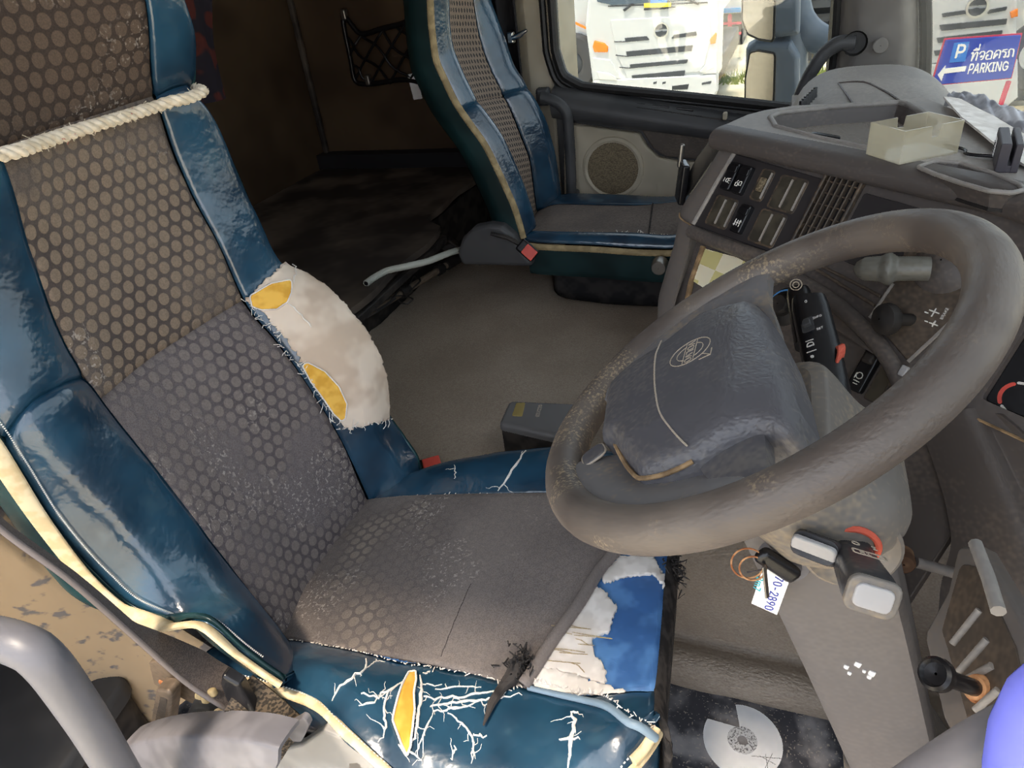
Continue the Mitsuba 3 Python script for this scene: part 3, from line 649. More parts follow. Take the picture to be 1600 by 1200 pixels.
S_c, S_n, S_f = Surf(Gc), Surf(Gn), Surf(Gf)
s_c, s_n, s_f = [np.sign(grid_normals(g)[..., 2].mean()) for g in (Gc, Gn, Gf)]
cfn = lambda uv, o: S_c(uv, np.asarray(o) * s_c); nfn = lambda uv, o: S_n(uv, np.asarray(o) * s_n); ffn = lambda uv, o: S_f(uv, np.asarray(o) * s_f)
# fabric stops at a rolled fold; in front of it the bare blue cushion shows
e = 0.0
Uc, Vc = S_c.U[-1], S_c.V[-1]
fold = on_surf(S_c, [(822, 1075), (865, 1010), (905, 950), (940, 895), (965, 868)])
fold = np.vstack([fold, [[fold[-1, 0] + 0.06, fold[-1, 1] + 0.05], [Uc, min(Vc, fold[-1, 1] + .06)]]])
fabp = np.vstack([[[0, 0]], [[0, fold[0, 1]]], fold, [[Uc, 0]]])
fabp[:, 0] = np.clip(fabp[:, 0], 0, Uc)
mm = patch(cfn, fabp, 0.004, 0.006, 0.012)
add('driver_seat__cushion_fabric', mm, 'm_fabric_worn', True, uv=mm.metadata['uv'], label='worn grey dotted cushion fabric')
add('driver_seat__bare_cushion', shell(Gc, 0.008 * s_c), 'm_blue_cloth', True, label='bright blue bare cushion front')
fcv = cfn(np.clip(spl(fold, 40), [0, 0], [Uc, Vc]), 0.008)
add('driver_seat__fabric_fold', tube(fcv, 0.0075, 10, 60), 'm_fabric_worn', True, uv=None, label='rolled black edge of the cushion fabric')
# cream remains on the blue front
for k, q in enumerate([[(835, 1040), (868, 990), (900, 940), (925, 915), (945, 925), (965, 950), (952, 978), (950, 992), (926, 995), (928, 1022), (946, 1040), (950, 1070), (900, 1055), (850, 1045)],
                       [(940, 900), (968, 872), (1020, 872), (1040, 905), (1043, 925), (1036, 915), (1020, 900), (975, 903), (945, 912)],
                       [(825, 1068), (832, 1040), (900, 1058), (960, 1078), (1005, 1098), (1035, 1090), (1038, 1110), (1020, 1112), (980, 1100), (900, 1085), (850, 1078)]]):
    uvp = on_surf(S_c, q)
    add('driver_seat__lining_remnant', patch(cfn, uvp, 0.004, 0.004, 0.010, rag=0.0014, seed=20 + k), 'm_white_cloth', True, label='ragged white lining left on the cushion front')
ds = []
for k in range(12):
    t = rr.random(); y0 = 975 + rr.random() * 70
    p = np.array([(850 + rr.random() * 70 - (y0 - 975) * .2, y0)]); L = 20 + rr.random() * 40
    q = on_surf(S_c, np.vstack([p, p + [L * .5, 3 + rr.normal()], p + [L, 8 + rr.normal() * 2]]))
    ds.append(tube(cfn(q, 0.0050), 0.0005, 4))
add('driver_seat__loose_thread', merge(ds), 'm_piping_dull', kind='stuff')
add('driver_seat__cushion_bolster', shell(Gn, 0.010 * s_n), 'm_vinyl', True, label='cracked glossy blue vinyl near edge of the cushion')
add('driver_seat__cushion_bolster', shell(Gf, 0.010 * s_f), 'm_vinyl', True, label='faded blue vinyl far edge of the cushion')
# cracks: raised cream threads branching over the near bolster
def crack(S, fn, pts, w, seed, branch=3, r0=0.0011):
    r = np.random.default_rng(seed); out = []
    uv = on_surf(S, spl(pts, max(8, int(np.linalg.norm(np.diff(np.asarray(pts, float), axis=0), axis=1).sum() / 6))))
    uv = uv + r.normal(0, 0.0010, uv.shape)
    rad = .72 * r0 * (0.5 + w * np.abs(np.sin(np.linspace(0.4, 3.0, len(uv)))) * (0.7 + .6 * r.random(len(uv))))
    out.append(tube(fn(uv, 0.0006), rad, 6))
    for b in range(branch):
        i = r.integers(0, len(uv)); d = nrm(r.normal(0, 1, 2)); L = 0.006 + 0.016 * r.random()
        q = uv[i] + np.cumsum(np.vstack([[0, 0]] + [d * L / 4 + r.normal(0, L * .12, 2) for _ in range(4)]), 0)
        out.append(tube(fn(q, 0.0005), np.linspace(r0 * .6, r0 * .25, 5), 5))
    return out
ck = []
CR_ = [([(572, 1030), (570, 1045), (545, 1062), (528, 1080), (520, 1098)], 1.6, 4), ([(590, 1032), (571, 1045)], .8, 1), ([(562, 1084), (590, 1087), (610, 1078), (632, 1062)], 1.2, 5),
       ([(562, 1106), (585, 1095), (600, 1082)], .9, 2), ([(607, 1080), (600, 1110), (603, 1140), (590, 1160)], 1.2, 6), ([(655, 1055), (658, 1090), (652, 1130), (640, 1170)], 2.0, 8),
       ([(660, 1070), (690, 1072)], .7, 0), ([(662, 1052), (672, 1050)], .7, 0), ([(660, 1092), (700, 1090), (740, 1085), (800, 1078)], 1.2, 7), ([(670, 1105), (710, 1098), (760, 1093), (815, 1086)], 1.2, 7),
       ([(676, 1112), (720, 1106), (750, 1095)], .9, 4), ([(682, 1078), (720, 1073), (752, 1072)], .7, 3), ([(700, 1112), (715, 1125), (735, 1145), (740, 1165), (738, 1195)], 1.0, 6), ([(740, 1150), (762, 1150)], .8, 0),
       ([(675, 1118), (665, 1140), (655, 1170)], 1.0, 4), ([(712, 1168), (706, 1185)], .8, 1), ([(893, 1115), (898, 1130), (893, 1160), (888, 1200)], 2.2, 5), ([(890, 1113), (903, 1113)], .9, 1), ([(873, 1155), (908, 1153)], 1.0, 1),
       ([(620, 1160), (640, 1175), (660, 1185)], 1.0, 3)]
for k, (q, w, b) in enumerate(CR_): ck += crack(S_n, nfn, q, w, 100 + k, b)
seam = spl([(437, 1000), (560, 1020), (640, 1040), (700, 1047), (820, 1077)], 90)
suv = on_surf(S_n, seam)
for i in range(0, 89, 1):
    if rr.random() < .75: ck.append(tube(nfn(np.array([suv[i], suv[i] + rr.normal(0, .003, 2)]), 0.002), 0.0008, 4))
add('driver_seat__cushion_crack', merge(ck), 'm_white_cloth', False, kind='stuff', label='white cracks and frayed threads in the blue vinyl')
ck = crack(S_f, ffn, [(711, 727), (711, 748)], 1, 5, 1, .0009) + crack(S_f, ffn, [(820, 705), (800, 735), (778, 768)], 2.2, 6, 3)
fs = on_surf(S_f, spl([(600, 781), (700, 776), (850, 773)], 60))
for i in range(59): ck.append(tube(ffn(np.array([fs[i], fs[i] + rr.normal(0, .002, 2)]), 0.002), 0.0008, 4))
add('driver_seat__cushion_crack', merge(ck), 'm_white_cloth', False, kind='stuff')
hole = on_surf(S_n, [(640, 1053), (649, 1052), (651, 1064), (646, 1085), (648, 1110), (644, 1140), (642, 1168), (637, 1182), (626, 1162), (612, 1128), (617, 1105), (624, 1080), (633, 1064)])
add('driver_seat__foam_tear', patch(nfn, round_poly(hole, 0.002), 0.0025, 0.004, 0.006), 'm_foam', True, label='long open split showing yellow foam')
add('driver_seat__frayed_edge', tube(nfn(densify(round_poly(hole, .002), .003), 0.003), 0.0013, 5, closed=True), 'm_white_cloth')
# piping of the cushion, side skirt, front skirt
tn = nrm(nb_mid - K[0])
add('driver_seat__piping', strip(K[0], 0.0115, 0.008, tn - [0, .5, 0]), 'm_piping', 60, label='cream welt along the near edge of the cushion')
sc = spl(K[0] + tn * .011 + [0, -.004, .003], 300); st = [tube(sc[i:i + 2], 0.001, 4) for i in range(20, 296, 2)]
add('driver_seat__stitching', merge(st), 'm_stitch', False, kind='stuff')
skirt = loft([K[0], K[0] + [0, .006, -.045], K[0] * [1, 0, 1] + [0, .345, -.10]], 8, NC_)
add('driver_seat__cushion_skirt', shell(skirt, 0.006), 'm_vinyl', True)
fc = np.array([k[-1] for k in (K[0], nb_mid, K[1], mid_c, K[2], fb_mid, K[3])])
fc2 = spl(fc, 60)
Gfr = loft([fc2, fc2 + [.014, 0, -.03], fc2 * [1, 1, 0] + [.012, 0, .32], fc2 * [1, 1, 0] + [-.01, 0, .27]], 12, 60)
add('driver_seat__cushion_nose', shell(Gfr, 0.006), 'm_black_cloth', True, label='frayed black front edge of the cushion')
# black frayed tassels
def fray(base, n, L, seed, spread=1.0, dirv=(0, 0, -1)):
    r = np.random.default_rng(seed); o = []
    for k in range(n):
        d = nrm(np.array(dirv) + r.normal(0, .45 * spread, 3)); p = np.asarray(base) + r.normal(0, .008, 3)
        l = L * (.5 + r.random())
        o.append(tube(np.array([p, p + d * l * .5 + r.normal(0, .004, 3), p + d * l]), [0.0011, .0009, .0004], 4))
    return o
tp = cfn(on_surf(S_c, [(815, 1045)]), 0.012)[0]
tas = fray(tp, 110, .007, 4, 1.4, (0, -.3, .1)) + [tube(np.vstack([tp, nfn(on_surf(S_n, [(800, 1060), (785, 1080), (770, 1105), (757, 1138)]), 0.006)]), [.010, .009, .006, .005, .001], 8, None)]
add('driver_seat__torn_tassel', merge(tas), 'm_black_cloth', kind='stuff', label='black torn strip of fabric hanging over the cushion edge')
tp2 = ony(1050, 890, .62)
add('driver_seat__frayed_corner', merge(fray(tp2, 90, .009, 6, 1.0, (.4, -.3, -.5))), 'm_black_cloth', kind='stuff')
add('driver_seat__cushion_crease', tube(cfn(on_surf(S_c, spl([(738, 915), (722, 950), (705, 990), (690, 1028)], 16)), .0040), .0007, 5), 'm_belt', 60, label='dark crease in the cushion fabric')
wp = [cfn(on_surf(S_c, [(826, 1076)]), .004)[0]] + [nfn(on_surf(S_n, [(x, y)]), .005)[0] for x, y in [(870, 1090), (915, 1101)]] + [nfn(on_surf(S_n, [(x, y)]), .006)[0] for x, y in [(955, 1113), (992, 1134), (1014, 1150)]]
add('driver_seat__front_welt', tube(spl(wp, 40), np.linspace(.0030, .0048, 40), 10), 'm_welt_grey', 60, label='grey split welt along the torn cushion corner')
fw = []
wq = spl(wp, 60)
for i in range(59): fw.append(tube(np.array([wq[i] + [0, .006, .005], wq[i] + [0, .008, .004] + rr.normal(0, .0025, 3)]), .0006, 4))
add('driver_seat__loose_thread', merge(fw), 'm_white_cloth', kind='stuff')
cw = [nfn(on_surf(S_n, [(x, y)]), .003)[0] for x, y in [(1020, 1135), (1012, 1152), (1000, 1170), (984, 1188)]]
add('driver_seat__corner_welt', tube(spl(cw, 30), .0050, 10), 'm_piping', 60)
# ---------------------------------------------------------------- passenger seat
PS = thing('passenger_seat', 'intact blue vinyl passenger seat with perforated grey fabric beside the far door', 'seat')
def pc(y, top, pts, end=None):
    q = [ony(x, yy, y if np.isscalar(y) else np.interp(yy, y[0], y[1])) for x, yy in pts]
    if top is not None: q = [q[0] + np.array(top)] + q
    if end is not None: q.append(q[-1] + np.array(end))
    return np.array(q)
up_ = (.02, 0, .22)
P0 = pc(1.585, up_, [(672, -5), (674, 37), (680, 87), (695, 125), (712, 160), (732, 190), (757, 225), (775, 260), (792, 297), (803, 322), (818, 372)])
P1 = pc(1.67, up_, [(697, 0), (700, 62), (712, 100), (732, 142), (747, 165), (762, 187), (785, 225), (805, 270), (818, 312), (832, 345)])
P2 = pc(1.91, up_, [(741, 0), (747, 42), (755, 75), (767, 107), (781, 135), (800, 175), (815, 212), (830, 255), (836, 300), (840, 330)])
P3 = pc(2.02, up_, [(757, 0), (772, 32), (787, 65), (801, 107), (820, 132), (842, 167), (855, 192), (862, 217), (870, 255), (876, 295), (880, 318)])
NVP = 70
R0, R1, R2, R3 = [spl(c, NVP) for c in (P0, P1, P2, P3)]
pm = 0.5 * (R1 + R2) + [-.015, 0, 0]; pn = 0.5 * (R0 + R1) + [.028, -.006, .01]; pf = 0.5 * (R2 + R3) + [.028, .004, .01]
Gp = loft([R1, pm, R2], 16, NVP); kz = int(np.argmin(np.abs(pm[:, 2] - .775)))
for k, g in enumerate(split_v(Gp, [0, kz, NVP - 1], .006, .003)):
    add('passenger_seat__backrest_fabric', shell(g, .006 * np.sign(grid_normals(g)[..., 0].mean())), 'm_fabric_far', True, uv=fab_uv(g))
for g_, nm in ((loft([R0, pn, R1], 14, NVP), 'near'), (loft([R2, pf, R3], 14, NVP), 'far')):
    for g in split_v(wrinkle(g_, .004, 10, 8, 3), [0, kz, NVP - 1], .005, .001):
        add(f'passenger_seat__side_bolster', shell(g, .008 * np.sign(grid_normals(g)[..., 0].mean())), 'm_vinyl', True, label='blue vinyl bolster')
add('passenger_seat__piping', strip(R0, .016, .009, pn - R0 - [0, .02, 0], NVP), 'm_piping_dull', 60, label='tan welt along the near edge of the backrest')
Rb = R0 + [-.085, .03, -.02]
Gs = loft([R0, R0 + [-.045, .0, -.01], Rb], 8, NVP)
add('passenger_seat__side_shell', shell(Gs, .005), 'm_vinyl_night', True, label='dark green vinyl side of the backrest')
add('passenger_seat__back_shell', shell(loft([Rb, .5 * (Rb + R3) + [-.06, 0, 0], R3 + [-.08, 0, 0], R3], 12, NVP), .005), 'm_vinyl_night', True)
tpz = np.stack([spl([R0[0], R1[0], pm[0], R2[0], R3[0]], 16), spl([Rb[0], .5 * (Rb[0] + R3[0]) + [-.12, 0, 0], R3[0]], 16)])
add('passenger_seat__headrest_cap', shell(tpz, .005), 'm_vinyl_night', True)
# cushion
Q0 = np.vstack([pc(1.585, None, [(821, 376), (850, 379), (925, 382), (1000, 387), (1038, 388)]), [(-.13, 1.59, .47)]])
Q1 = np.vstack([pc(1.665, None, [(822, 366), (900, 367), (987, 366), (1040, 371)]), [(-.14, 1.67, .465)]])
Q2 = np.vstack([pc(1.92, None, [(838, 332), (875, 319), (975, 321), (1050, 316)]), [(-.16, 1.92, .47)]])
Q3 = np.vstack([pc(2.03, None, [(862, 312), (900, 303), (975, 305), (1050, 312)]), [(-.17, 2.03, .45)]])
NQ = 50
Z0, Z1, Z2, Z3 = [spl(c, NQ) for c in (Q0, Q1, Q2, Q3)]
g = loft([Z1, .5 * (Z1 + Z2) + [0, 0, .004], Z2], 18, NQ)
add('passenger_seat__cushion_fabric', shell(g, .006 * np.sign(grid_normals(g)[..., 2].mean())), 'm_fabric_plain', True, label='stained grey cushion fabric')
g1 = loft([Z0, .5 * (Z0 + Z1) + [0, -.01, .022], Z1], 12, NQ); g2 = loft([Z2, .5 * (Z2 + Z3) + [0, 0, .012], Z3], 12, NQ)
for g in (g1, g2): add('passenger_seat__cushion_bolster', shell(g, .006 * np.sign(grid_normals(g)[..., 2].mean())), 'm_vinyl', True, label='blue vinyl cushion edge')
rr2 = np.random.default_rng(8); fz = []
for t in np.linspace(.12, .8, 90):
    p = Z1[int(t * NQ)] + [0, -.004, .004]; fz.append(tube(np.array([p, p + rr2.normal(0, .005, 3)]), .0010, 4))
add('passenger_seat__frayed_seam', merge(fz), 'm_white_cloth', False, kind='stuff')
add('passenger_seat__frayed_gap', tube(Z1[int(.25 * NQ):int(.75 * NQ)] + [0, -.006, .0025], .004, 6), 'm_black', True)
add('passenger_seat__piping', strip(Z0 - [0, 0.002, .012], .016, .009, np.tile([0, .2, 1.0], (NQ, 1)), NQ), 'm_piping_dull', 60)
sk = loft([Z0 - [0, 0, .015], Z0 - [0, -.004, .05], Z0 - [0, -.012, .095]], 8, NQ)
add('passenger_seat__cushion_skirt', shell(sk, .005), 'm_vinyl_night', True)
fr = spl([Z0[-1], .5 * (Z0[-1] + Z1[-1]) + [0, 0, .02], Z1[-1], Z2[-1], Z3[-1]], 20)
add('passenger_seat__cushion_nose', shell(np.stack([fr, fr + [.03, 0, -.03], fr + [.02, 0, -.11]]), .005), 'm_vinyl_night', True)
pp = Plane((-.40, 1.81, 0), (1, 0, 0), (0, 1, 0))
add('passenger_seat__pedestal', put(prism(round_poly([(-.20, -.09), (.24, -.09), (.24, .20), (-.20, .20)], .03), .35, .02, 0, taper=.02), pp), 'm_black_dull', 40, label='black plastic pedestal')
shp = [ony(x, y, 1.56) for x, y in [(715, 395), (722, 372), (740, 355), (765, 350), (785, 353), (803, 368), (815, 390), (834, 410), (836, 417), (780, 415), (722, 414)]]
sp_ = Plane((0, 1.56, 0), (1, 0, 0), (0, 0, 1)); s2 = round_poly(sp_.inv(shp), .012)
add('passenger_seat__hinge_cover', put(prism(s2, .03, .012), Plane((0, 1.585, 0), (1, 0, 0), (0, 0, 1))), 'm_trim_dark', 40, label='grey plastic hinge cover')
add('passenger_seat__recline_knob', put(lathe([(.001, .03), (.016, .03), (.019, .024), (.02, 0)], 20), Plane(ony(1032, 412, 1.57), (1, 0, 0), (0, 0, 1))), 'm_steel', 40)
def buckle(name, c, ax, n_, label):
    pl = Plane(c, ax, np.cross(n_, ax))
    thing(name, label, 'seat belt buckle')
    add(name + '__body', put(rbox(.052, .034, .020, .005), pl), 'm_black', 35)
    add(name + '__release_button', put(rbox(.034, .028, .006, .002), pl, .010, 0, .011), 'm_red', 35, label='red release button')
    add(name + '__stalk', tube(pl(np.array([[-.02, 0], [-.06, -.01], [-.10, -.03]]), 0), [.006, .006, .005], 8), 'm_black_dull')
buckle('seat_belt_buckle', ony(824, 391, 1.535), ony(836, 401, 1.53) - ony(816, 383, 1.54), (-.1, -.8, .6), 'seat belt buckle with a red button beside the passenger seat')
buckle('seat_belt_buckle_001', ony(668, 731, .888), ony(690, 724, .90) - ony(655, 734, .875), (-.1, -.6, .8), 'seat belt buckle with a red button between the driver seat and the engine cover')
# driver seat base, belt, rear hinge hardware
add('driver_seat__base', put(prism(round_poly([(-.62, .36), (-.10, .36), (-.10, .735), (-.62, .735)], .04), .26, .02), Plane((0, 0, 0), (1, 0, 0), (0, 1, 0))), 'm_black_dull', 40, label='black seat base')
qs = g if False else loft([Z1, .5 * (Z1 + Z2) + [0, 0, .004], Z2], 18, NQ); ks = int(NQ * .66)
add('passenger_seat__cushion_seam', tube(qs[:, ks] + [0, 0, .002], .0022, 6, 30), 'm_black_cloth', 60)
# ---------------------------------------------------------------- steering wheel
wt = math.radians(33)
WC = np.array([-.016, .585, .744]); Wn = np.array([-math.sin(wt), 0, math.cos(wt)]); Wb = np.array([math.cos(wt), 0, math.sin(wt)]); Wa = np.array([0, -1., 0])
WP = Plane(WC, Wa, Wb)
SW = thing('steering_wheel', 'large worn dark steering wheel with dusty rim in front of the driver seat', 'steering wheel')
th = np.linspace(0, 2 * np.pi, 160, endpoint=False); ph = np.linspace(0, 2 * np.pi, 24, endpoint=False)
RR, rr_ = 0.2055, 0.020
TH, PH = np.meshgrid(th, ph, indexing='ij')
rad = rr_ * (1 - 0.05 * np.exp(-((np.abs(((PH - 4.4 + np.pi) % (2 * np.pi)) - np.pi)) / .05) ** 2))          # moulded parting line
rimv = WC + ((RR + rad * np.cos(PH))[..., None] * (np.cos(TH)[..., None] * Wa + np.sin(TH)[..., None] * Wb)) + (rad * np.sin(PH))[..., None] * Wn
add('steering_wheel__rim', tm(rimv.reshape(-1, 3), tri_grid(160, 24, True, True)), 'm_rim', True, label='thick dusty rim')
W2 = lambda pts, off: np.array([WP.px(x, y, off) for x, y in pts])
def bowl(uv, o):
    """hub surface: dished below the rim, rising to meet it"""
    uv = np.asarray(uv, float); r = np.linalg.norm(uv, axis=-1)
    d = -0.030 + 0.030 * smooth01((r - 0.10) / 0.095)
    return WP(uv, 0) + (d + o)[..., None] * WP.c
def smooth01(t):
    t = np.clip(t, 0, 1); return t * t * (3 - 2 * t)
spk = [(.048, -.140), (.064, -.200), (.105, -.178), (.155, -.135), (.19, -.082), (.203, -.03), (.205, .01), (.19, .02), (.15, .012), (.12, .015), (.08, .02), (.0, .025)]
poly = np.array(spk + [(-x, y) for x, y in spk[::-1]][1:] + [(0, -.145)])
add('steering_wheel__spoke_plate', patch(bowl, round_poly(poly, .006), 0.004, 0.012, 0.010, bulge=0.006), 'm_spoke', 60, label='dark plastic spokes around the hub')
padp = W2([(1089, 481), (1030, 538), (985, 570), (948, 609), (942, 650), (937, 684), (957, 687), (990, 740), (1030, 730), (1079, 709), (1120, 683), (1164, 659), (1189, 654), (1207, 657), (1220, 652), (1232, 615), (1226, 571), (1214, 527), (1192, 481), (1173, 462), (1132, 468)], .012)
padp = round_poly(padp, .010, 6)
def padf(uv, o):
    uv = np.asarray(uv, float)
    return WP(uv, 0) + (0.0 + o - 0.10 * np.maximum(np.abs(uv[..., 0]) - .07, 0) * 1.2 - 0.25 * np.maximum(uv[..., 1], 0))[..., None] * WP.c
add('steering_wheel__hub_pad', patch(padf, padp, 0.006, 0.030, 0.006, bulge=0.015, fall=.0055), 'm_pad', 60, label='grey leather-grain hub pad')
ln = W2([(1032, 531), (1026, 565), (1025, 596), (1028, 625), (1033, 647), (1050, 672), (1070, 692)], .018)
add('steering_wheel__pad_seam', tube(padf(spl(ln, 30), np.full(30, .0212)), .0010, 5), 'm_print_tan', label='pale seam across the hub pad')
cir = np.stack([np.cos(np.linspace(0, 6.2832, 41)), np.sin(np.linspace(0, 6.2832, 41))], 1) * .0195
# emblem: ring with arrow and a lettered bar
eC = WP.px(1079, 551, .02)
eS = 1.2
eP = Plane(padf(eC, np.array(.0211)), WP.a, WP.b)

ar = [(.0135, .0135), (.021, .021)]
E_ = lambda *p: np.array(p) * 1.18
add('steering_wheel__emblem', merge(strokes(eP, [cir * 1.18, E_((.014, .014), (.022, .022)), E_((.012, .0225), (.0225, .0225), (.0225, .012))], .0005), strokes(eP, [E_((-.0185, .0052), (.0185, .0052)), E_((-.0185, -.0052), (.0185, -.0052)), cir[2:19] * .72 + [0, .001], cir[22:39] * .72 - [0, .001]], .0004), text_on(eP, 'VOLVO', .0080, squeeze=1.1)), 'm_print_tan', False, label='moulded ring emblem with arrow and lettered bar')
for k, (x, y, sc) in enumerate([(937, 722, 1.0)]):
    b = WP.px(x, y, -.006)
    rp = round_poly(rrect(.026, .026, .008), .001)
    bp_ = Plane(bowl(b, np.array(.0098)), WP.a, WP.b)
    add('steering_wheel__button', put(prism(rp, .003, .002), bp_, rot=.5), 'm_pad', 40, label='rounded square button on the spoke')
    add('steering_wheel__button_ring', tube(bp_(np.vstack([np.c_[rp @ np.array([[math.cos(.5), math.sin(.5)], [-math.sin(.5), math.cos(.5)]])]]), .001), .0012, 6, closed=True), 'm_print_tan')
rc = W2([(1082, 716), (1160, 672), (1190, 668), (1196, 745), (1135, 765), (1110, 755)], .0)
add('steering_wheel__recess_cover', patch(lambda uv, o: WP(uv, o), round_poly(rc, .006), -.004, .015, .01, bulge=.004), 'm_pad', 50, label='dark rectangular cover under the pad')
gl = W2([(957, 687), (985, 735), (998, 745), (1040, 737), (1080, 718)], .006)
add('steering_wheel__grime_line', tube(WP(spl(gl, 20), .004), .0022, 6), 'm_grime', label='dusty tan gap along the hub pad')
# ---------------------------------------------------------------- steering column
SC = thing('steering_column', 'dusty grey steering column with rounded shroud, ignition lock and stalks', 'steering column')
def rsec(a0, a1, b0, b1, r, w, n=48):
    p = spl(rrect(a1 - a0, b1 - b0, r, 6), n, True); p = p + [(a0 + a1) / 2, (b0 + b1) / 2]
    return WP(p, w)
secs = [rsec(-.060, .080, -.040, .040, .035, -.050), rsec(-.075, .098, -.052, .050, .040, -.056), rsec(-.084, .106, -.056, .054, .045, -.072), rsec(-.086, .110, -.056, .060, .050, -.11), rsec(-.086, .108, -.052, .072, .050, -.145), rsec(-.080, .095, -.042, .070, .050, -.175), rsec(-.06, .065, -.03, .04, .03, -.195)]
G = np.stack(secs); t0 = np.linspace(0, 1, 7); G = PchipInterpolator(t0, G, axis=0)(np.linspace(0, 1, 40))
V = G.reshape(-1, 3); F = tri_grid(40, 48, False, True)
V = np.vstack([V, G[0].mean(0), G[-1].mean(0)]); i48 = np.arange(48)
F = np.vstack([F, np.stack([np.full(48, 1920), (i48 + 1) % 48, i48], 1), np.stack([np.full(48, 1921), 39 * 48 + i48, 39 * 48 + (i48 + 1) % 48], 1)])
add('steering_column__shroud', tm(V, F), 'm_shroud', 50, label='rounded dusty shroud behind the wheel')
# lower cover: leaning box seen from its side
c0, c1 = np.array([.035, .585, .62]), np.array([.185, .585, .235])
d_ = nrm(c1 - c0); side = np.array([0, -1., 0]); wdir = nrm(np.cross(side, d_))
def csec(c, w, t, r=.011): 
    p = spl(rrect(w, t, r, 5), 40, True); return c + p[:, :1] * wdir + p[:, 1:] * side
cs_ = [csec(c0 + [.016, 0, 0], .125, .145), csec(c0 + [.016, 0, 0] + d_ * .10, .12, .14), csec(c0 + [.012, 0, 0] + d_ * .25, .108, .13), csec(c1 + [.006, 0, 0], .094, .124)]
G = PchipInterpolator(np.linspace(0, 1, 4), np.stack(cs_), axis=0)(np.linspace(0, 1, 24))
V = np.vstack([G.reshape(-1, 3), G[0].mean(0), G[-1].mean(0)]); i40 = np.arange(40); n_ = 24 * 40
F = np.vstack([tri_grid(24, 40, False, True), np.stack([np.full(40, n_), (i40 + 1) % 40, i40], 1), np.stack([np.full(40, n_ + 1), 23 * 40 + i40, 23 * 40 + (i40 + 1) % 40], 1)])
add('steering_column__column_cover', tm(V, F), 'm_column', 40, label='plain grey lower cover with paint flecks')
e0, e1 = c0 + d_ * .06 + wdir * .062 + side * .060, c1 + wdir * .052 + side * .052
add('steering_column__cover_edge', tube(np.array([e0, e1]), .0035, 6), 'm_black_dull')
bt = [csec(c1 + d_ * .0, .10, .14, .03), csec(c1 + d_ * .05, .12, .16, .04), csec(c1 + d_ * .10, .135, .17, .045), csec(c1 + d_ * .24, .15, .18, .05)]
G = PchipInterpolator(np.linspace(0, 1, 4), np.stack(bt), axis=0)(np.linspace(0, 1, 12))
V = np.vstack([G.reshape(-1, 3), G[0].mean(0)]); F = np.vstack([tri_grid(12, 40, False, True), np.stack([np.full(40, 480), (i40 + 1) % 40, i40], 1)])
add('steering_column__floor_boot', tm(V, F), 'm_shroud', 40, label='grey floor boot')
fl = np.random.default_rng(2)
for (x, y, s) in [(1322, 1040, 1.5), (1340, 1036, 2), (1327, 1050, 1.2), (1362, 1050, 2), (1358, 1056, 1.3), (1350, 1047, 1.0)]:
    P = onp(x, y, c0 + d_ * .3 + side * .066, side)
    pl = Plane(P, d_, wdir)
    add('steering_column__paint_fleck', patch(lambda uv, o: pl(uv, o), [(-.002 * s, -.001), (.001, -.002 * s), (.003 * s, 0), (.0, .002 * s)], .002, .002, .002), 'm_white_paper', False)
# ignition lock and key
kc = ony(1228, 872, .512)
KP = Plane(kc, (.9, 0, -.44), (.44, .12, .9))
KP = Plane(kc, (1, 0, 0), (0, 0, 1))          # faces the open door
add('steering_column__ignition_lock', put(lathe([(.001, .016), (.013, .016), (.0145, .011), (.021, .010), (.024, .005), (.026, 0), (.026, -.03)], 32), KP), 'm_grey_plastic', 40, label='grey ignition lock bezel')
KEY = thing('ignition_key', 'black headed key in the ignition lock with wire ring', 'key')
kh = KP([-.012, .020], .026)
add('ignition_key__head', frame_box(kh + np.array([.004, 0, -.004]), (.75, .1, -.62), (.1, -.9, .1), (.046, .012, .018), .006), 'm_black', 40)
rg = Plane(kh + np.array([-.022, -.008, .0]), (1, .2, 0), (0, .4, 1))
add('ignition_key__ring', tube(rg(cir * .75, 0), .0009, 6, closed=True), 'm_rust', label='rusty wire ring')
add('ignition_key__ring', tube(rg(cir * .6 + [.004, -.004], .002), .0009, 6, closed=True), 'm_rust')
add('ignition_key__shank', bar(kh + np.array([-.008, -.012, .004]), kh + np.array([-.002, -.016, -.032]), .005, .002, .001), 'm_steel')
ty = .49
tq = [ony(x, y, ty) for x, y in [(1197, 872), (1240, 889), (1214, 960), (1174, 942)]]
TP = Plane(tq[0], tq[1] - tq[0], tq[0] - tq[3])
tg = TP.inv(tq)
TAG = thing('key_tag', 'white paper key tag with handwritten number hanging from the ignition key', 'tag')
add('key_tag__card', put(prism(tg, .0008), TP), 'm_white_paper', False)
cen = tg.mean(0)
ang = math.radians(-72)
dv = nrm(tg[2] - tg[1]); ang = math.atan2(dv[1], dv[0])
add('key_tag__number', text_on(TP, '70-2890', .0080, *(cen + dv * .009 + np.array([.0035, .002])), .0009, ang, .0004), 'm_ink_blue', False, label='handwritten blue number')
add('key_tag__scribble', text_on(TP, '2ญ7'.replace('ญ', 'm'), .007, *(cen + [-.012, -.002]), .0009, ang, .0004), 'm_ink_teal', False, label='small turquoise scribble')
add('key_tag__string', tube(np.array([kh + [-.022, -.008, -.012], TP(tg[:2].mean(0) + [0, -.004], .001)]), .0007, 5), 'm_belt')
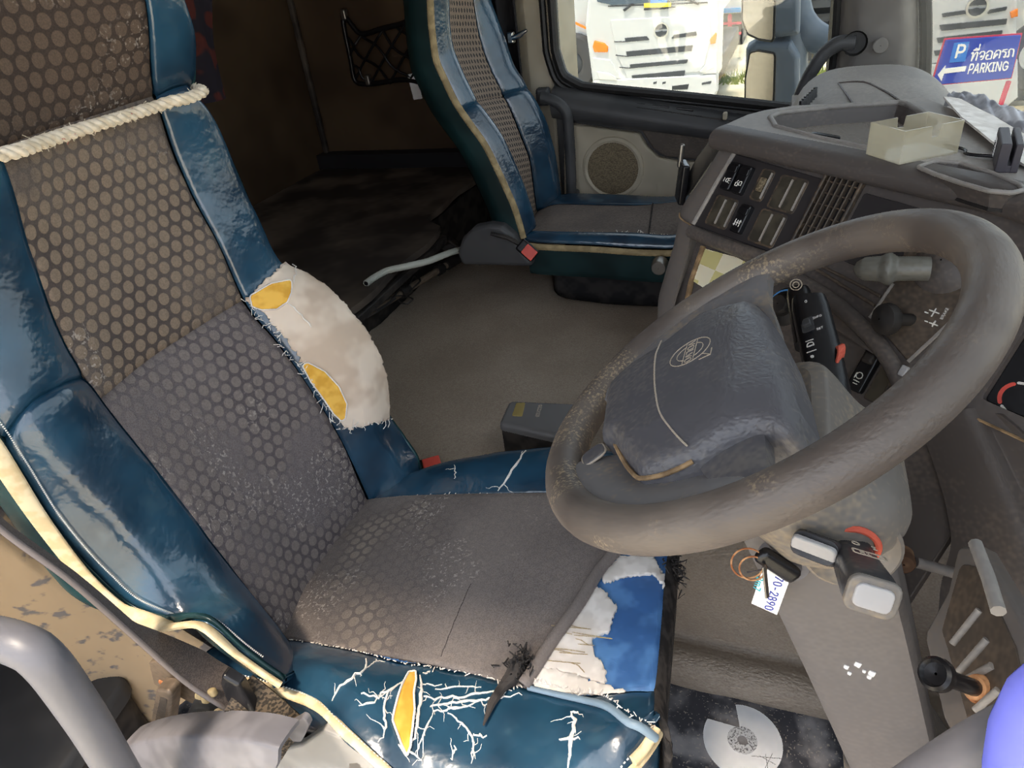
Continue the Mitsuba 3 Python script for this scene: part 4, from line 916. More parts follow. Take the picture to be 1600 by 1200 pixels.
# right stalks (towards the open door)
def wand(key, path, w, t, mtl, up, n=24, lab=None, taper=(1, 1)):
    sec = spl(rrect(w, t, min(w, t) * .35, 4), 28, True)
    p = spl(path, n); r = np.interp(np.linspace(0, 1, n), [0, .93, 1], [taper[0], taper[1], taper[1] * .9])
    add(key, tube(p, r, sec=sec, up=up), mtl, 40, label=lab)
    return p
s0, s1 = ony(1326, 838, .505), ony(1362, 930, .385)
add('steering_column__stalk_recess', put(lathe([(.001, -.004), (.026, -.004), (.034, .0), (.039, .004), (.042, .002), (.044, -.03)], 40), Plane(ony(1330, 858, .497), (1, .1, -.1), (0, .1, 1))), 'm_shroud', 40, label='moulded collar around the stalks')
wand('steering_column__stalk', [s0 + [0, .02, 0], s0, s1], .034, .027, 'm_black_stalk', (1, 0, 0), lab='thick black stalk with a pale end cap', taper=(.85, 1.05))
SD = nrm(s1 - s0); SE = Plane(s1 + SD * .0005, (1, 0, -.2), np.cross(SD, (1, 0, -.2)))
if SE.c @ SD < 0: SE = Plane(s1 + SD * .0005, (1, 0, -.2), -np.cross(SD, (1, 0, -.2)))
add('steering_column__stalk__end_cap', put(prism(rrect(.036, .028, .008), .004, .002), SE), 'm_shroud', 40)
add('steering_column__stalk__end_button', put(prism(rrect(.026, .018, .005), .0025, .0015), SE, 0, 0, .004), 'm_cap_pale', 40, label='pale end button')
SF = Plane(.35 * s0 + .65 * s1 + np.array([-.003, 0, .0195]), (1, 0, -.2), -SD)
TF = Plane(.32 * s0 + .68 * s1 + np.array([-.0, 0, .0]) + nrm(np.cross((1, 0, -.2), SD)) * .0155 * (1 if nrm(np.cross((1, 0, -.2), SD))[2] > 0 else -1), (1, 0, -.2), -SD)
fr_ = rrect(.024, .009, .002)
add('steering_column__stalk__legend', merge(strokes(TF, [np.vstack([fr_, fr_[:1]])], .0006), text_on(TF, 'R1', .005, -.003), text_on(TF, 'O', .007, -.006, .02), text_on(TF, 'I', .007, .008, .02)), 'm_print_tan', False)
add('steering_column__rubber_band', tube(Plane(.8 * s0 + .2 * s1, (1, 0, 0), (0, 0, 1))(cir * 1.02, 0), .0030, 8, closed=True), 'm_coral', label='orange rubber band round the stalk')
for k in range(3): add('steering_column__rubber_band', tube(Plane(.84 * s0 + .16 * s1 + [0, .004 * k, 0], (1, .1 * k, 0), (0, .1, 1))(cir * (1.0 + .05 * k), 0), .0018, 6, closed=True), 'm_coral')
q0, q1 = ony(1300, 838, .515), ony(1272, 856, .455)
wand('steering_column__lever', [q0 + [.01, .03, 0], q0, q1], .022, .040, 'm_black_stalk', (0, 0, 1), lab='short flat lever with a pale tip')
LD = nrm(q1 - q0); LPn = Plane(q1, np.cross(LD, (0, 0, 1)), (0, 0, 1))
if LPn.c @ LD < 0: LPn = Plane(q1, -np.cross(LD, (0, 0, 1)), (0, 0, 1))
add('steering_column__lever__tip', put(prism(rrect(.036, .017, .005), .004, .002), LPn), 'm_cap_pale', 40, label='pale lever tip')
# left stalks (towards the passenger)
l0, l1 = ony(1295, 620, .685), ony(1263, 468, .835)
wand('steering_column__light_stalk', [l0 - [0, .03, 0], l0, l1], .044, .026, 'm_black', (1, 0, 0), lab='glossy black light stalk with white symbols', taper=(1.0, .95))
ld = nrm(l1 - l0); lx = nrm(np.array([1, 0, .55]) - ld * (np.array([1, 0, .55]) @ ld)); ln_ = np.cross(ld, lx); ln_ = ln_ if ln_ @ (CAM - l0) > 0 else -ln_
LF = Plane(.5 * (l0 + l1) + ln_ * .0135, lx, ld if np.cross(lx, ld) @ ln_ > 0 else -ld)
def onLF(px, py): return LF.px(px, py)
add('steering_column__light_stalk__slider', put(merge(prism(rrect(.014, .022, .002), .001), put(rbox(.009, .008, .006, .001), Plane((0, 0, .003), (1, 0, 0), (0, 1, 0)))), LF, *onLF(1262, 508)), 'm_trim_dark', 30)
u1, u2, u3 = onLF(1266, 538), onLF(1268, 549), onLF(1269, 557)
rt = math.pi if LF.b @ ld < 0 else 0
add('steering_column__light_stalk__symbols', merge(text_on(LF, 'D', .008, *u1, 0, rt + math.pi / 2, bold=True), strokes(LF, [[u1 + [-.004, .006], u1 + [.004, .006]], [u2 + [-.005, 0], u2 + [.005, 0]]], .0006), put(trimesh.creation.cylinder(.002, .001), LF, *u3), text_on(LF, 'INFO', .003, *onLF(1277, 495), 0, rt), text_on(LF, 'SET', .003, *onLF(1281, 513), 0, rt), text_on(LF, '50', .004, *onLF(1257, 472), 0, rt)), 'm_print', False)
b0 = .62 * l0 + .38 * l1 + np.array([.032, 0, -.006])
add('steering_column__hair_band', merge([tube(Plane(ony(1304, 562, .74) + [0.002 * k, .004 * k, 0], (0, .9, .2), (.2, 0, 1))(cir * (.72 - .05 * k), 0), .0022, 6, closed=True) for k in range(4)]), 'm_coral', label='orange elastic band')
m0, m1 = ony(1262, 540, .84), ony(1247, 455, .93)
wand('steering_column__wiper_stalk', [m0, m1], .030, .026, 'm_black', (1, 0, 0), lab='second black stalk with a round symbol on its tip')
WE = Plane(m1 + np.array([-.004, -.010, .014]), (1, 0, .3), (0, .6, .8))
add('steering_column__wiper_stalk__symbol', strokes(WE, [cir * .38, cir * .2], .0007), 'm_print_tan', False)
pv = ony(1412, 880, .62)
add('steering_column__pivot_pin', put(lathe([(.001, .004), (.010, .004), (.012, 0), (.012, -.02)], 18), Plane(pv, (.95, 0, .2), (-.1, .3, .9))), 'm_rust_dark', 40, label='dusty pivot pin beside the shroud')
add('steering_column__pivot_bar', tube(np.array([pv + [.012, .004, 0], pv + [.05, .01, -.012]]), .006, 10), 'm_column', 60)
# ---------------------------------------------------------------- dashboard
al_, la_ = math.radians(41.67), math.radians(32.9)
CP = np.array([-.0148, 1.13, .7236])
c_r = np.array([math.cos(al_), -math.sin(al_), 0]); c_f = np.array([math.sin(al_), math.cos(al_), 0]); c_u = math.cos(la_) * np.array([0, 0, 1]) + math.sin(la_) * c_f
FP = Plane(CP, c_r, c_u)                    # driver-facing centre panel; c points at the driver
F2 = lambda pts, off=0.0: np.array([FP.px(x, y, off) for x, y in pts])
DB = thing('dashboard', 'wrap-around dark grey dashboard with switch panel, vents, tray and dusty top', 'dashboard')
ZT = .805
s_end = .30
def path(s):
    """plan position and forward direction along the fascia"""
    if s <= s_end: return CP[:2] + c_r[:2] * s, c_f[:2]
    R_ = .16; a0 = -al_; L = R_ * (math.pi / 2 - al_)
    p0 = CP[:2] + c_r[:2] * s_end; cen = p0 - c_f[:2] * R_
    t = min(s - s_end, L) / R_; a = math.atan2(c_f[1], c_f[0]) - t
    p = cen + R_ * np.array([math.cos(a), math.sin(a)]); f = np.array([math.cos(a), math.sin(a)])
    if s - s_end > L: p = p + (s - s_end - L) * np.array([f[1], -f[0]])
    return p, f
def sweep(prof, s0, s1, n, fn=None):
    rows = []
    for s in np.linspace(s0, s1, n):
        p, f = path(s); q = np.asarray(prof(s) if callable(prof) else prof, float)
        rows.append(np.c_[p[0] + f[0] * q[:, 0], p[1] + f[1] * q[:, 0], q[:, 1]])
    return np.array(rows)
brow = spl([(.034, .768), (.020, .772), (.013, .780), (.012, .790), (.018, .799), (.030, .8045), (.050, .806)], 24)
add('dashboard__brow', shell(sweep(brow, -.150, .95, 80), .004 * 1), 'm_dash', 50, label='rounded grey brow over the switch panel')
# top plate in plan with the tray and the pocket cut out
seam = [sweep([(.050, ZT)], s, s, 1)[0, 0, :2] for s in np.linspace(-.150, .95, 40)]
topo = [onz(x, y, ZT)[:2] for x, y in [(1600, 225), (1540, 196), (1480, 168), (1440, 152), (1407, 158), (1330, 161), (1240, 166), (1195, 173), (1168, 180)]]
yend = seam[-1][1]
outline = np.array(seam + [np.array([.40, yend]), np.array([.40, .70])] + [np.array([.36, .95])] + topo)
tray_px = [(1203, 184), (1215, 178), (1290, 169), (1404, 161), (1418, 164), (1470, 193), (1462, 205), (1380, 236), (1350, 232), (1280, 217), (1212, 199)]
trayp = round_poly([onz(x, y, ZT)[:2] for x, y in tray_px], .008)
pock_px = [(1434, 262), (1462, 253), (1500, 256), (1545, 270), (1592, 290), (1600, 298), (1580, 303), (1545, 300), (1500, 287), (1460, 273)]
pockp = round_poly([onz(x, y, ZT)[:2] for x, y in pock_px], .006)
TPz = Plane((0, 0, ZT), (1, 0, 0), (0, 1, 0))
add('dashboard__top_plate', patch(lambda uv, o: TPz(uv, o), ccw(outline), .001, .006, .03, holes=[trayp, pockp]), 'm_dash_top', 30, label='dusty grey dashboard top')
def basin(poly, depth, tp, rim, key, mt, lab, floor_m):
    p = ccw(poly); rings = [(0, .001), (.002, -.001), (.004, -.006), (tp, -depth)]
    R_ = [np.c_[inset(p, d), np.full(len(p), ZT + z)] for d, z in rings]
    add(key, tm(np.vstack(R_), tri_grid(len(rings), len(p), False, True)), mt, 40, label=lab)
    q = inset(p, tp - .001)
    add(key + '__floor', put(prism(q, .004), Plane((0, 0, ZT - depth - .003), (1, 0, 0), (0, 1, 0))), floor_m, False)
    add(key + '__rim', tube(np.c_[p, np.full(len(p), ZT + .001)], rim, 8, closed=True), 'm_dash_top', 60)
basin(trayp, .026, .012, .0045, 'dashboard__tray', 'm_dash', 'shallow tray with a ribbed mat', 'm_traymat')
basin(pockp, .022, .010, .003, 'dashboard__pocket', 'm_dash', 'long open pocket', 'm_black_dull')
ribs = []
tg_ = Polygon(ccw(trayp)).buffer(-.016)
for k in np.arange(-.6, .8, .009):
    ln = LineString([(k - .5, .6), (k + .5, 1.6)]).intersection(tg_)
    for gme in getattr(ln, 'geoms', [ln]):
        if gme.is_empty or gme.length < .01: continue
        a, b = np.array(gme.coords[0]), np.array(gme.coords[-1])
        ribs.append(tube(np.array([[*a, ZT - .0255], [*b, ZT - .0255]]), .0013, 4))
add('dashboard__tray__mat_ribs', merge(ribs), 'm_traymat', False, kind='stuff')
P = onz(1290, 213, ZT)
add('dashboard__tray_notch', put(prism(rrect(.05, .010, .005), .006, .001), Plane(P - [0, 0, .003], c_r, c_f)), 'm_black', 30)
# fascia base panel
base = [(-.135, -.098), (-.13, .055), (.34, .055), (.52, .055), (.52, -.03), (.45, -.16), (.36, -.16), (.26, -.15), (.20, -.14), (.12, -.112), (.0, -.100)]
add('dashboard__fascia', put(prism(ccw(base), .018, .003, -.018), FP), 'm_dash', 30, label='dark driver-facing fascia')
# switch panel
swp = round_poly(F2([(1150, 241), (1290, 281), (1224, 402), (1084, 352)], .002), .004)
add('dashboard__switch_panel', put(prism(swp, .004, .002), FP), 'm_panel', 30, label='black switch panel with empty and fitted slots')
add('dashboard__panel_edge', tube(FP(np.array(F2([(1151, 240), (1120, 292), (1086, 352)])), .005), .004, 8), 'm_dash_top', label='light edge strip beside the switch panel')
add('dashboard__panel_lip', tube(FP(np.array(F2([(1081, 362), (1130, 382), (1190, 402), (1240, 420)])), .003), .011, 10, 20), 'm_dash', 50)
def slot(u, v, w, h, n):
    key = add('dashboard__switch_slot', put(prism(rrect(w + .006, h + .006, .006), .0012, .0008), FP, u, v, .0036), 'm_panel_rim', 30)
    for k in range(n):
        uu = u - w / 2 + w / n * (k + .5)
        add(key + '__pocket', put(prism(rrect(w / n - .003, h, .004), .001), FP, uu, v, .0045), 'm_slot', False)
    for k in range(n):
        add(key + '__divider', put(rbox(.0022, h * .92, .005, .001), FP, u - w / 2 + w / n * (k + 1) - .001, v, .006), 'm_dash_top', 30)
    return key
def ctr(pts): return F2(pts).mean(0)
cA = ctr([(1225, 276), (1265, 290), (1240, 331), (1202, 322)]); cB = ctr([(1196, 331), (1232, 344), (1205, 384), (1172, 372)])
cC = ctr([(1122, 307), (1156, 320), (1136, 358), (1106, 346)])
slot(*cA, .047, .048, 2); slot(*cB, .047, .048, 2); slot(*cC, .044, .046, 2)
cU = ctr([(1196, 267), (1214, 273), (1190, 314), (1174, 309)]); ku = slot(*cU, .021, .046, 1)
add(ku + '__socket', put(merge(prism(rrect(.012, .022, .002), .004, .001), put(rbox(.007, .016, .003, .001), Plane((0, 0, .004), (1, 0, 0), (0, 1, 0)))), FP, *cU, .005), 'm_grille', 30)
def rocker(cx, cy, sym, key='dashboard__rocker_switch'):
    k = add(key, put(prism(rrect(.0215, .046, .003), .010, .003), FP, cx, cy, .004), 'm_black', 35, label='black rocker switch with white symbol')
    add(k + '__ridge', put(rbox(.020, .012, .006, .002), FP, cx, cy + .012, .013), 'm_black', 35)
    pl = Plane(FP(np.array([cx, cy - .008]), .0142), FP.a, FP.b)
    add(k + '__symbol', sym(pl), 'm_print', False)
    return k
def sym_lamp(pl): return merge(text_on(pl, 'D', .007, .001, 0, 0, math.pi, bold=True), strokes(pl, [[(.004, .003), (.007, .004)], [(.004, 0), (.0075, 0)], [(.004, -.003), (.007, -.004)]], .0005), strokes(pl, [[(-.006, -.003), (-.006, .003)]], .0005))
def sym_box(pl): return strokes(pl, [[(-.006, -.004), (-.001, -.004), (-.001, .001), (-.006, .001), (-.006, -.004)], [(.001, -.002), (.006, -.002), (.006, .004), (.001, .004), (.001, -.002)], [(-.004, .003), (-.002, .005)]], .0006)
def sym_axle(pl): return strokes(pl, [[(-.005, -.005), (-.005, .005)], [(.005, -.005), (.005, .005)], [(-.005, 0), (.005, 0)], [(0, -.004), (0, .004)], [(-.007, -.003), (-.003, -.003)], [(.003, .003), (.007, .003)]], .0007)
c1_ = ctr([(1146, 258), (1166, 263), (1150, 300), (1128, 293)]); c2_ = ctr([(1167, 264), (1185, 268), (1164, 305), (1146, 300)]); c3_ = ctr([(1166, 322), (1184, 328), (1162, 369), (1144, 360)])
rocker(*c1_, sym_lamp); rocker(*c2_, sym_box); rocker(*c3_, sym_axle)
# air vent
vp = F2([(1297, 288), (1342, 300), (1296, 380), (1248, 364)]); vc = vp.mean(0); vw, vh = .052, .105
add('dashboard__air_vent', merge([put(rbox(vw + .014, .005, .010, .002), FP, vc[0], vc[1] + sg * (vh / 2 + .003), .004) for sg in (-1, 1)] + [put(rbox(.005, vh + .012, .010, .002), FP, vc[0] + sg * (vw / 2 + .004), vc[1], .004) for sg in (-1, 1)]), 'm_panel_rim', 30, label='louvred air vent')
add('dashboard__air_vent__cavity', put(prism(rrect(vw, vh, .004), .001), FP, *vc, .0005), 'm_black', False)
for k in range(5): add('dashboard__air_vent__louvre', put(rbox(.0025, vh, .010, .001), FP, vc[0] + vw * (k - 2) / 5.2, vc[1], .005), 'm_dash_brown', 30)
for k in range(6): add('dashboard__air_vent__cross_louvre', put(rbox(vw, .0022, .006, .001), FP, vc[0], vc[1] + vh * (k - 2.5) / 6.3, .004), 'm_panel_rim', 30)
rad_ = round_poly(F2([(1352, 302), (1470, 335), (1395, 440), (1300, 400)], .0), .004)
add('dashboard__radio_blank', put(prism(rad_, .003, .001), FP), 'm_panel', 30, label='dark blank panel beside the vent')
for a, b in [((1276, 421), (1368, 478)), ((1284, 416), (1378, 464))]:
    add('dashboard__card_slot', bar(FP(F2([a])[0], .002), FP(F2([b])[0], .002), .004, .006, .001, up=FP.c), 'm_dash_brown', 30, label='long slot with brown edges')
# parking brake panel
pbp = round_poly(F2([(1430, 345), (1510, 350), (1540, 440), (1508, 490), (1420, 566), (1362, 497), (1398, 446)], .0), .006)
add('dashboard__brake_panel', put(prism(pbp, .004, .002), FP), 'm_dash_brown', 30, label='brown panel with brake lever and pull knob')
for a, b in [((1398, 444), (1361, 498)), ((1506, 487), (1421, 566))]:
    add('dashboard__panel_edge', tube(FP(F2([a, b]), .004), .0025, 6), 'm_dash_top')
# lever
hb = FP(F2([(1462, 418)])[0], .004)
add('dashboard__lever_boss', put(lathe([(.001, .016), (.022, .014), (.034, .006), (.042, 0)], 32), FP, *F2([(1480, 412)])[0], .002), 'm_dash', 50)
h_tip = FP(F2([(1335, 420)], .05)[0], .05); h_mid = FP(F2([(1392, 420)], .04)[0], .04); h_rt = FP(F2([(1452, 420)], .02)[0], .02)
hp = spl([h_rt, h_mid, h_tip], 40); hr = np.interp(np.linspace(0, 1, 40), [0, .42, .50, .55, .62, .85, .95, 1], [.0150, .0155, .021, .021, .0165, .0150, .010, .003])
add('dashboard__brake_lever', tube(hp, hr, 18), 'm_lever_grey', 50, label='grey parking brake lever with a collar')
k1, k0 = FP(F2([(1386, 499)], .035)[0], .035), FP(F2([(1425, 500)], .0)[0], .0)
kd = nrm(k1 - k0); kx = nrm(np.cross(kd, [0, 0, 1]))
KN = Plane(k0, kx, np.cross(kd, kx))
KL = np.linalg.norm(k1 - k0)
add('dashboard__pull_knob', put(lathe([(.008, 0), (.008, KL - .012), (.012, KL - .010), (.019, KL - .006), (.021, KL), (.019, KL + .007), (.010, KL + .011), (.001, KL + .012)], 28), KN), 'm_black_dull', 40, label='black mushroom pull knob')
lp = F2([(1462, 494)])[0]; LPp = Plane(FP(lp, .0045), FP.a, FP.b)
add('dashboard__knob_legend', merge(strokes(LPp, [[(-.008, .004), (.004, .004)], [(-.002, -.002), (-.002, .008)], [(-.012, .0), (-.008, .0)], [(.0, -.010), (.010, -.010)], [(.005, -.013), (.005, -.006)], [(-.006, -.010), (-.003, -.010)]], .0008), text_on(LPp, 'BRAKE', .0035, .010, .006, 0, math.pi / 2)), 'm_print', False)
# curved lip and lower fascia
lipc = FP(F2([(1205, 424), (1240, 436), (1290, 464), (1345, 510), (1385, 556), (1404, 592), (1425, 660)], .010), .010)
add('dashboard__curved_lip', tube(lipc, .011, 10, 40), 'm_dash', 50, label='curved lip above the lower controls')
add('dashboard__lip_clip', frame_box(FP(F2([(1412, 580)], .02)[0], .02), FP.a, FP.b, (.010, .014, .006), .002), 'm_cap_pale', 30)
LFs = Plane(CP - FP.c * .018, c_r, c_u)
lo = [(-.118, -.085), (.02, -.09), (.14, -.10), (.30, -.10), (.46, -.12), (.46, -.42), (.10, -.46), (-.085, -.46), (-.095, -.25)]
add('dashboard__control_fascia', put(prism(ccw(lo), .012, .003, -.012), LFs), 'm_dash', 30, label='lower dark fascia')
LF2 = lambda pts, off=0.0: np.array([LFs.px(x, y, off) for x, y in pts])
pp_ = LF2([(1103, 389), (1150, 402), (1200, 425), (1200, 480), (1180, 500), (1084, 440)], .002)
add('dashboard__document_slot', tube(LFs(LF2([(1099, 385), (1080, 440), (1074, 468)], .004), .004), .005, 8), 'm_grime', label='grimy edge of the document slot')
ppm = patch(lambda uv, o: LFs(uv, o), ccw(pp_), .004, .001, .02)
pap = thing('paper_sheet', 'pale printed paper tucked in the slot below the switch panel', 'paper')
add('paper_sheet__page', ppm, 'm_paper', False, uv=ppm.metadata['uv'])
rk = LF2([(1224, 478)], .006)[0]
add('dashboard__rotary_control', put(lathe([(.001, .022), (.013, .022), (.016, .018), (.017, .008), (.026, .004), (.030, 0)], 32), LFs, *rk, .0), 'm_black_dull', 40, label='round black heater control with a blue arc')
arc = np.stack([np.cos(np.linspace(1.6, 3.2, 16)), np.sin(np.linspace(1.6, 3.2, 16))], 1) * .0245
add('dashboard__rotary_control__blue_arc', strokes(Plane(LFs(rk, .0055), c_r, c_u), [arc], .0013), 'm_knob_blue', False)
lower_sw = LF2([(1352, 575), (1362, 590)], .004)
for k, (x, y, m_) in enumerate([(1352, 580, 'f'), (1376, 598, 'e'), (1396, 616, 'e')]):
    c_ = LF2([(x, y)], .004)[0]
    if m_ == 'f':
        kk = add('dashboard__toggle_switch', put(prism(rrect(.0225, .060, .003), .010, .003), LFs, *c_, .001), 'm_black', 35, label='black switch with a white seat symbol')
        pl = Plane(LFs(c_ + [0, -.014], .0115), c_r, c_u)
        add(kk + '__symbol', merge(strokes(pl, [cir * .22 + [0, .006]], .0006), strokes(pl, [[(-.004, -.002), (.004, -.002)], [(-.003, -.006), (.003, -.006)], [(-.005, .001), (-.005, .008)]], .0006)), 'm_print', False)
        add(kk + '__roller', put(rbox(.016, .016, .010, .004), LFs, c_[0], c_[1] + .018, .012), 'm_black_dull', 35)
    else:
        kk = add('dashboard__toggle_switch', put(prism(rrect(.0225, .056, .003), .002, .001), LFs, *c_, .001), 'm_panel_rim', 30, label='empty lower switch slot')
        add(kk + '__pocket', put(prism(rrect(.018, .052, .003), .001), LFs, *c_, .0028), 'm_slot', False)
# left end of the centre stack
e0 = FP(F2([(1168, 208), (1150, 236), (1120, 290), (1084, 354), (1077, 385), (1062, 440), (1050, 490), (1046, 520)], 0.0), .002)
e1 = FP(F2([(1152, 196), (1133, 224), (1100, 276), (1064, 332), (1056, 375), (1040, 430), (1030, 468), (1032, 500)], -.035), -.035)
e2 = e1 - FP.c * .05 + c_f * .03
e3 = e1 - FP.c * .20 + c_f * .10
add('dashboard__end_trim', shell(loft([e0, .5 * (e0 + e1) + FP.c * .010 - c_r * .008, e1, e2], 24, 50), .005), 'm_dash_mid', 50, label='grey end trim of the centre stack')
add('dashboard__end_seam', tube(np.array([e0[3] + FP.c * .004, .5 * (e0[3] + e1[3]) + FP.c * .012 - c_r * .008, e1[3]]), .0014, 6, 12), 'm_grime')
gi = [ony(x, y, 1.36) for x, y in [(1147, 196), (1120, 206), (1090, 245), (1066, 288), (1062, 318), (1080, 300), (1120, 240), (1146, 205)]]
GI = Plane(gi[0], gi[4] - gi[0], gi[1] - gi[0])
add('dashboard__gloss_inset', put(prism(round_poly(GI.inv(gi), .003), .012, .003), GI), 'm_black', 35, label='glossy black inset at the passenger end')
# passenger side of the dashboard, and the far hump
DBx = np.array([[-.02, .15], [-.005, .40], [.02, .60], [.06, .68], [.12, .70], [.20, .70], [.28, .66]])
gp = spl(DBx, 30)
G = np.array([[[q[0] + .06 + .05 * (y - 1.5), y, q[1]] for q in gp] for y in np.linspace(1.30, 2.09, 14)])
add('dashboard__side_wing', shell(G, .006), 'm_dash', 40)
hx, hy = np.meshgrid(np.linspace(-1, 1, 30), np.linspace(-1, 1, 36), indexing='ij')
rr0 = np.sqrt(hx ** 2 + hy ** 2)
hz = .70 + .094 * np.clip(1 - (np.abs(hx) ** 3.2 + np.abs(hy) ** 3.0), 0, 1) ** .45
add('dashboard__corner_hump', shell(np.stack([.165 + .155 * hx, 1.66 + .35 * hy, hz], -1), .004), 'm_dash_top', 60, label='dusty hump at the far corner of the dashboard')
def hump(x, y):
    a = (x - .165) / .155; b = (y - 1.66) / .35; return .70 + .094 * np.clip(1 - (np.abs(a) ** 3.2 + np.abs(b) ** 3.0), 0, 1) ** .45
for ln in ([(1310, 130), (1348, 128), (1378, 140), (1404, 156)], [(1310, 130), (1322, 146), (1333, 162)]):
    pts = []
    for x, y in ln:
        P = onz(x, y, .80)
        for _ in range(4): P = onz(x, y, float(hump(P[0], P[1])) + .001)
        pts.append(P)
    add('dashboard__hump_seam', tube(np.array(pts), .0018, 5, 30), 'm_dash', 60)
for k in range(7):
    P = onz(1252 + 3.6 * k, 166 - 3.6 * k, .79)
    add('dashboard__side_vent_slot', frame_box(P, (1, .3, 0), (0, .2, 1), (.005, .02, .012), .001), 'm_black', 30)
# instrument cluster and the panels under it
c0_ = F2([(1541, 626)])[0]
clr = np.array([(0, 0), (.34, 0), (.34, .15), (0, .15)]) + c0_
add('dashboard__instrument_cluster', put(prism(round_poly(clr, .004), .004, .001), FP), 'm_black', 35, label='black instrument cluster glass with a red arc')
clo = np.array([(-.022, -.022), (.36, -.022), (.36, .17), (-.022, .17)]) + c0_
add('dashboard__cluster_bezel', put(ringed(round_poly(clo, .006), round_poly(clr, .004), .014), FP), 'm_dash', 30, label='dusty bezel around the instrument cluster')
add('dashboard__bezel_dust', tube(FP(np.array([[-.0225, .10], [-.0225, -.0225], [.12, -.0225]]) + c0_, .014), .0022, 6), 'm_grime')
gq = F2([(1588, 622)], .004)[0]
GQ = Plane(FP(gq, .0045), FP.a, FP.b)
add('dashboard__gauge_arc', strokes(GQ, [np.stack([np.cos(np.linspace(2.2, 3.9, 12)), np.sin(np.linspace(2.2, 3.9, 12))], 1) * .016], .0022, 0, .0005), 'm_red', False, label='red arc of a gauge')
add('dashboard__gauge_tick', strokes(GQ, [[(-.006, .016), (.001, .018)], [(-.008, -.014), (.0, -.018)]], .0015, 0, .0005), 'm_print', False)
kp = [onx(x, y, .215) for x, y in [(1450, 690), (1515, 618), (1535, 650), (1640, 830)]]
LP_ = lambda pts, off: LFs(np.array([LFs.px(x, y, off) for x, y in pts]), off)
KU = [LP_([(1452, 690), (1486, 800), (1492, 850), (1474, 925), (1470, 980)], .010), FP(F2([(1514, 640), (1560, 742), (1600, 835), (1640, 930), (1660, 1000)], .012), .012), FP(F2([(1532, 640), (1582, 742), (1630, 835), (1680, 930), (1700, 1000)], .004), .004), FP(F2([(1570, 645), (1660, 740), (1720, 850), (1780, 950), (1800, 1020)], .012), .012)]
add('dashboard__knee_panel', shell(loft(KU, 20, 30), .006), 'm_dash', 50, label='dusty panel under the instrument cluster')
KPx = Plane(onx(1520, 1000, .185), (0, -1, 0), (.42, 0, .9))
K2 = lambda pts, off=0.0: np.array([KPx.px(x, y, off) for x, y in pts])
kpo = round_poly(K2([(1495, 850), (1530, 850), (1640, 1040), (1700, 1180), (1500, 1180), (1470, 1120), (1443, 1000), (1445, 985), (1478, 925)]), .008)
add('dashboard__pocket_panel', put(prism(kpo, .016, .006, -.016), KPx), 'm_dash_mid', 35, label='lower side panel with a ribbed pocket')
kpi = round_poly(K2([(1500, 880), (1528, 885), (1585, 1010), (1600, 1080), (1590, 1130), (1515, 1140), (1478, 1010), (1470, 985)], .002), .006)
add('dashboard__pocket_panel__pocket', put(prism(kpi, .0015, .001), KPx), 'm_dash_brown', 30, label='brown ribbed pocket')
for a, b in [((1488, 1006), (1530, 953)), ((1498, 1050), (1542, 999)), ((1524, 1110), (1560, 1078)), ((1500, 1068), (1550, 1040))]:
    add('dashboard__pocket_panel__rib', tube(KPx(K2([a, b], .003), .003), .0030, 8), 'm_dash_top', 50)
add('dashboard__pocket_panel__rail', tube(np.array([onx(1524, 850, .165), onx(1545, 905, .165), onx(1560, 955, .165)]), .0050, 8), 'm_dash_top', 50)
n0, n1 = KPx(K2([(1532, 1078)])[0], .0), KPx(K2([(1468, 1055)], .05)[0], .05)
nd = nrm(n1 - n0); nx_ = nrm(np.cross(nd, [0, 0, 1])); NK = Plane(n0, nx_, np.cross(nd, nx_)); NL = np.linalg.norm(n1 - n0)
kk = add('dashboard__release_knob', put(lathe([(.0065, 0), (.0065, NL - .008), (.010, NL - .004), (.0125, NL), (.0125, NL + .007), (.010, NL + .009), (.008, NL + .006), (.001, NL + .005)], 28), NK), 'm_black', 40, label='black pull knob with a rusty base')
add(kk + '__rusty_base', put(lathe([(.001, .010), (.009, .010), (.011, .004), (.012, 0)], 24), NK), 'm_rust', 40)
add('dashboard__firewall', trimesh.creation.box(bounds=[[.33, .02, .0], [.35, .74, .62]]), 'm_dash_brown', False)
# gear selector on the engine cover
GS = thing('gear_selector', 'grey gear selector box with a gold plate on the engine cover', 'gear selector')
gz = .345
g4 = [onz(x, y, gz) for x, y in [(781, 662), (797, 627), (905, 632), (905, 690)]]
gz0 = np.array([.0, .0, 1.0])
GPn = Plane(g4[0], g4[3] - g4[0], g4[1] - g4[0])
go = round_poly(GPn.inv(g4), .010)
add('gear_selector__body', put(prism(go, .072, .008, -.072), GPn), 'm_black_dull', 40)
add('gear_selector__top_shell', put(prism(inset(go, -.002), .016, .008, -.014), GPn), 'm_gear_grey', 40, label='grey upper shell')
gi4 = [onz(x, y, gz + .002) for x, y in [(800, 650), (807, 630), (821, 630), (816, 651)]]
gpt = GPn.inv(gi4)
add('gear_selector__plate', put(prism(round_poly(gpt, .003), .0015, .0006, .002), GPn), 'm_gold', 30, label='small gold plate')
tx = GPn.inv(onz(842, 642, gz + .002))
dv = nrm(gpt[1] - gpt[0])
add('gear_selector__lettering', text_on(GPn, '027220', .0075, *tx, .002, math.atan2(dv[1], dv[0]) , bold=False), 'm_print_tan', False)
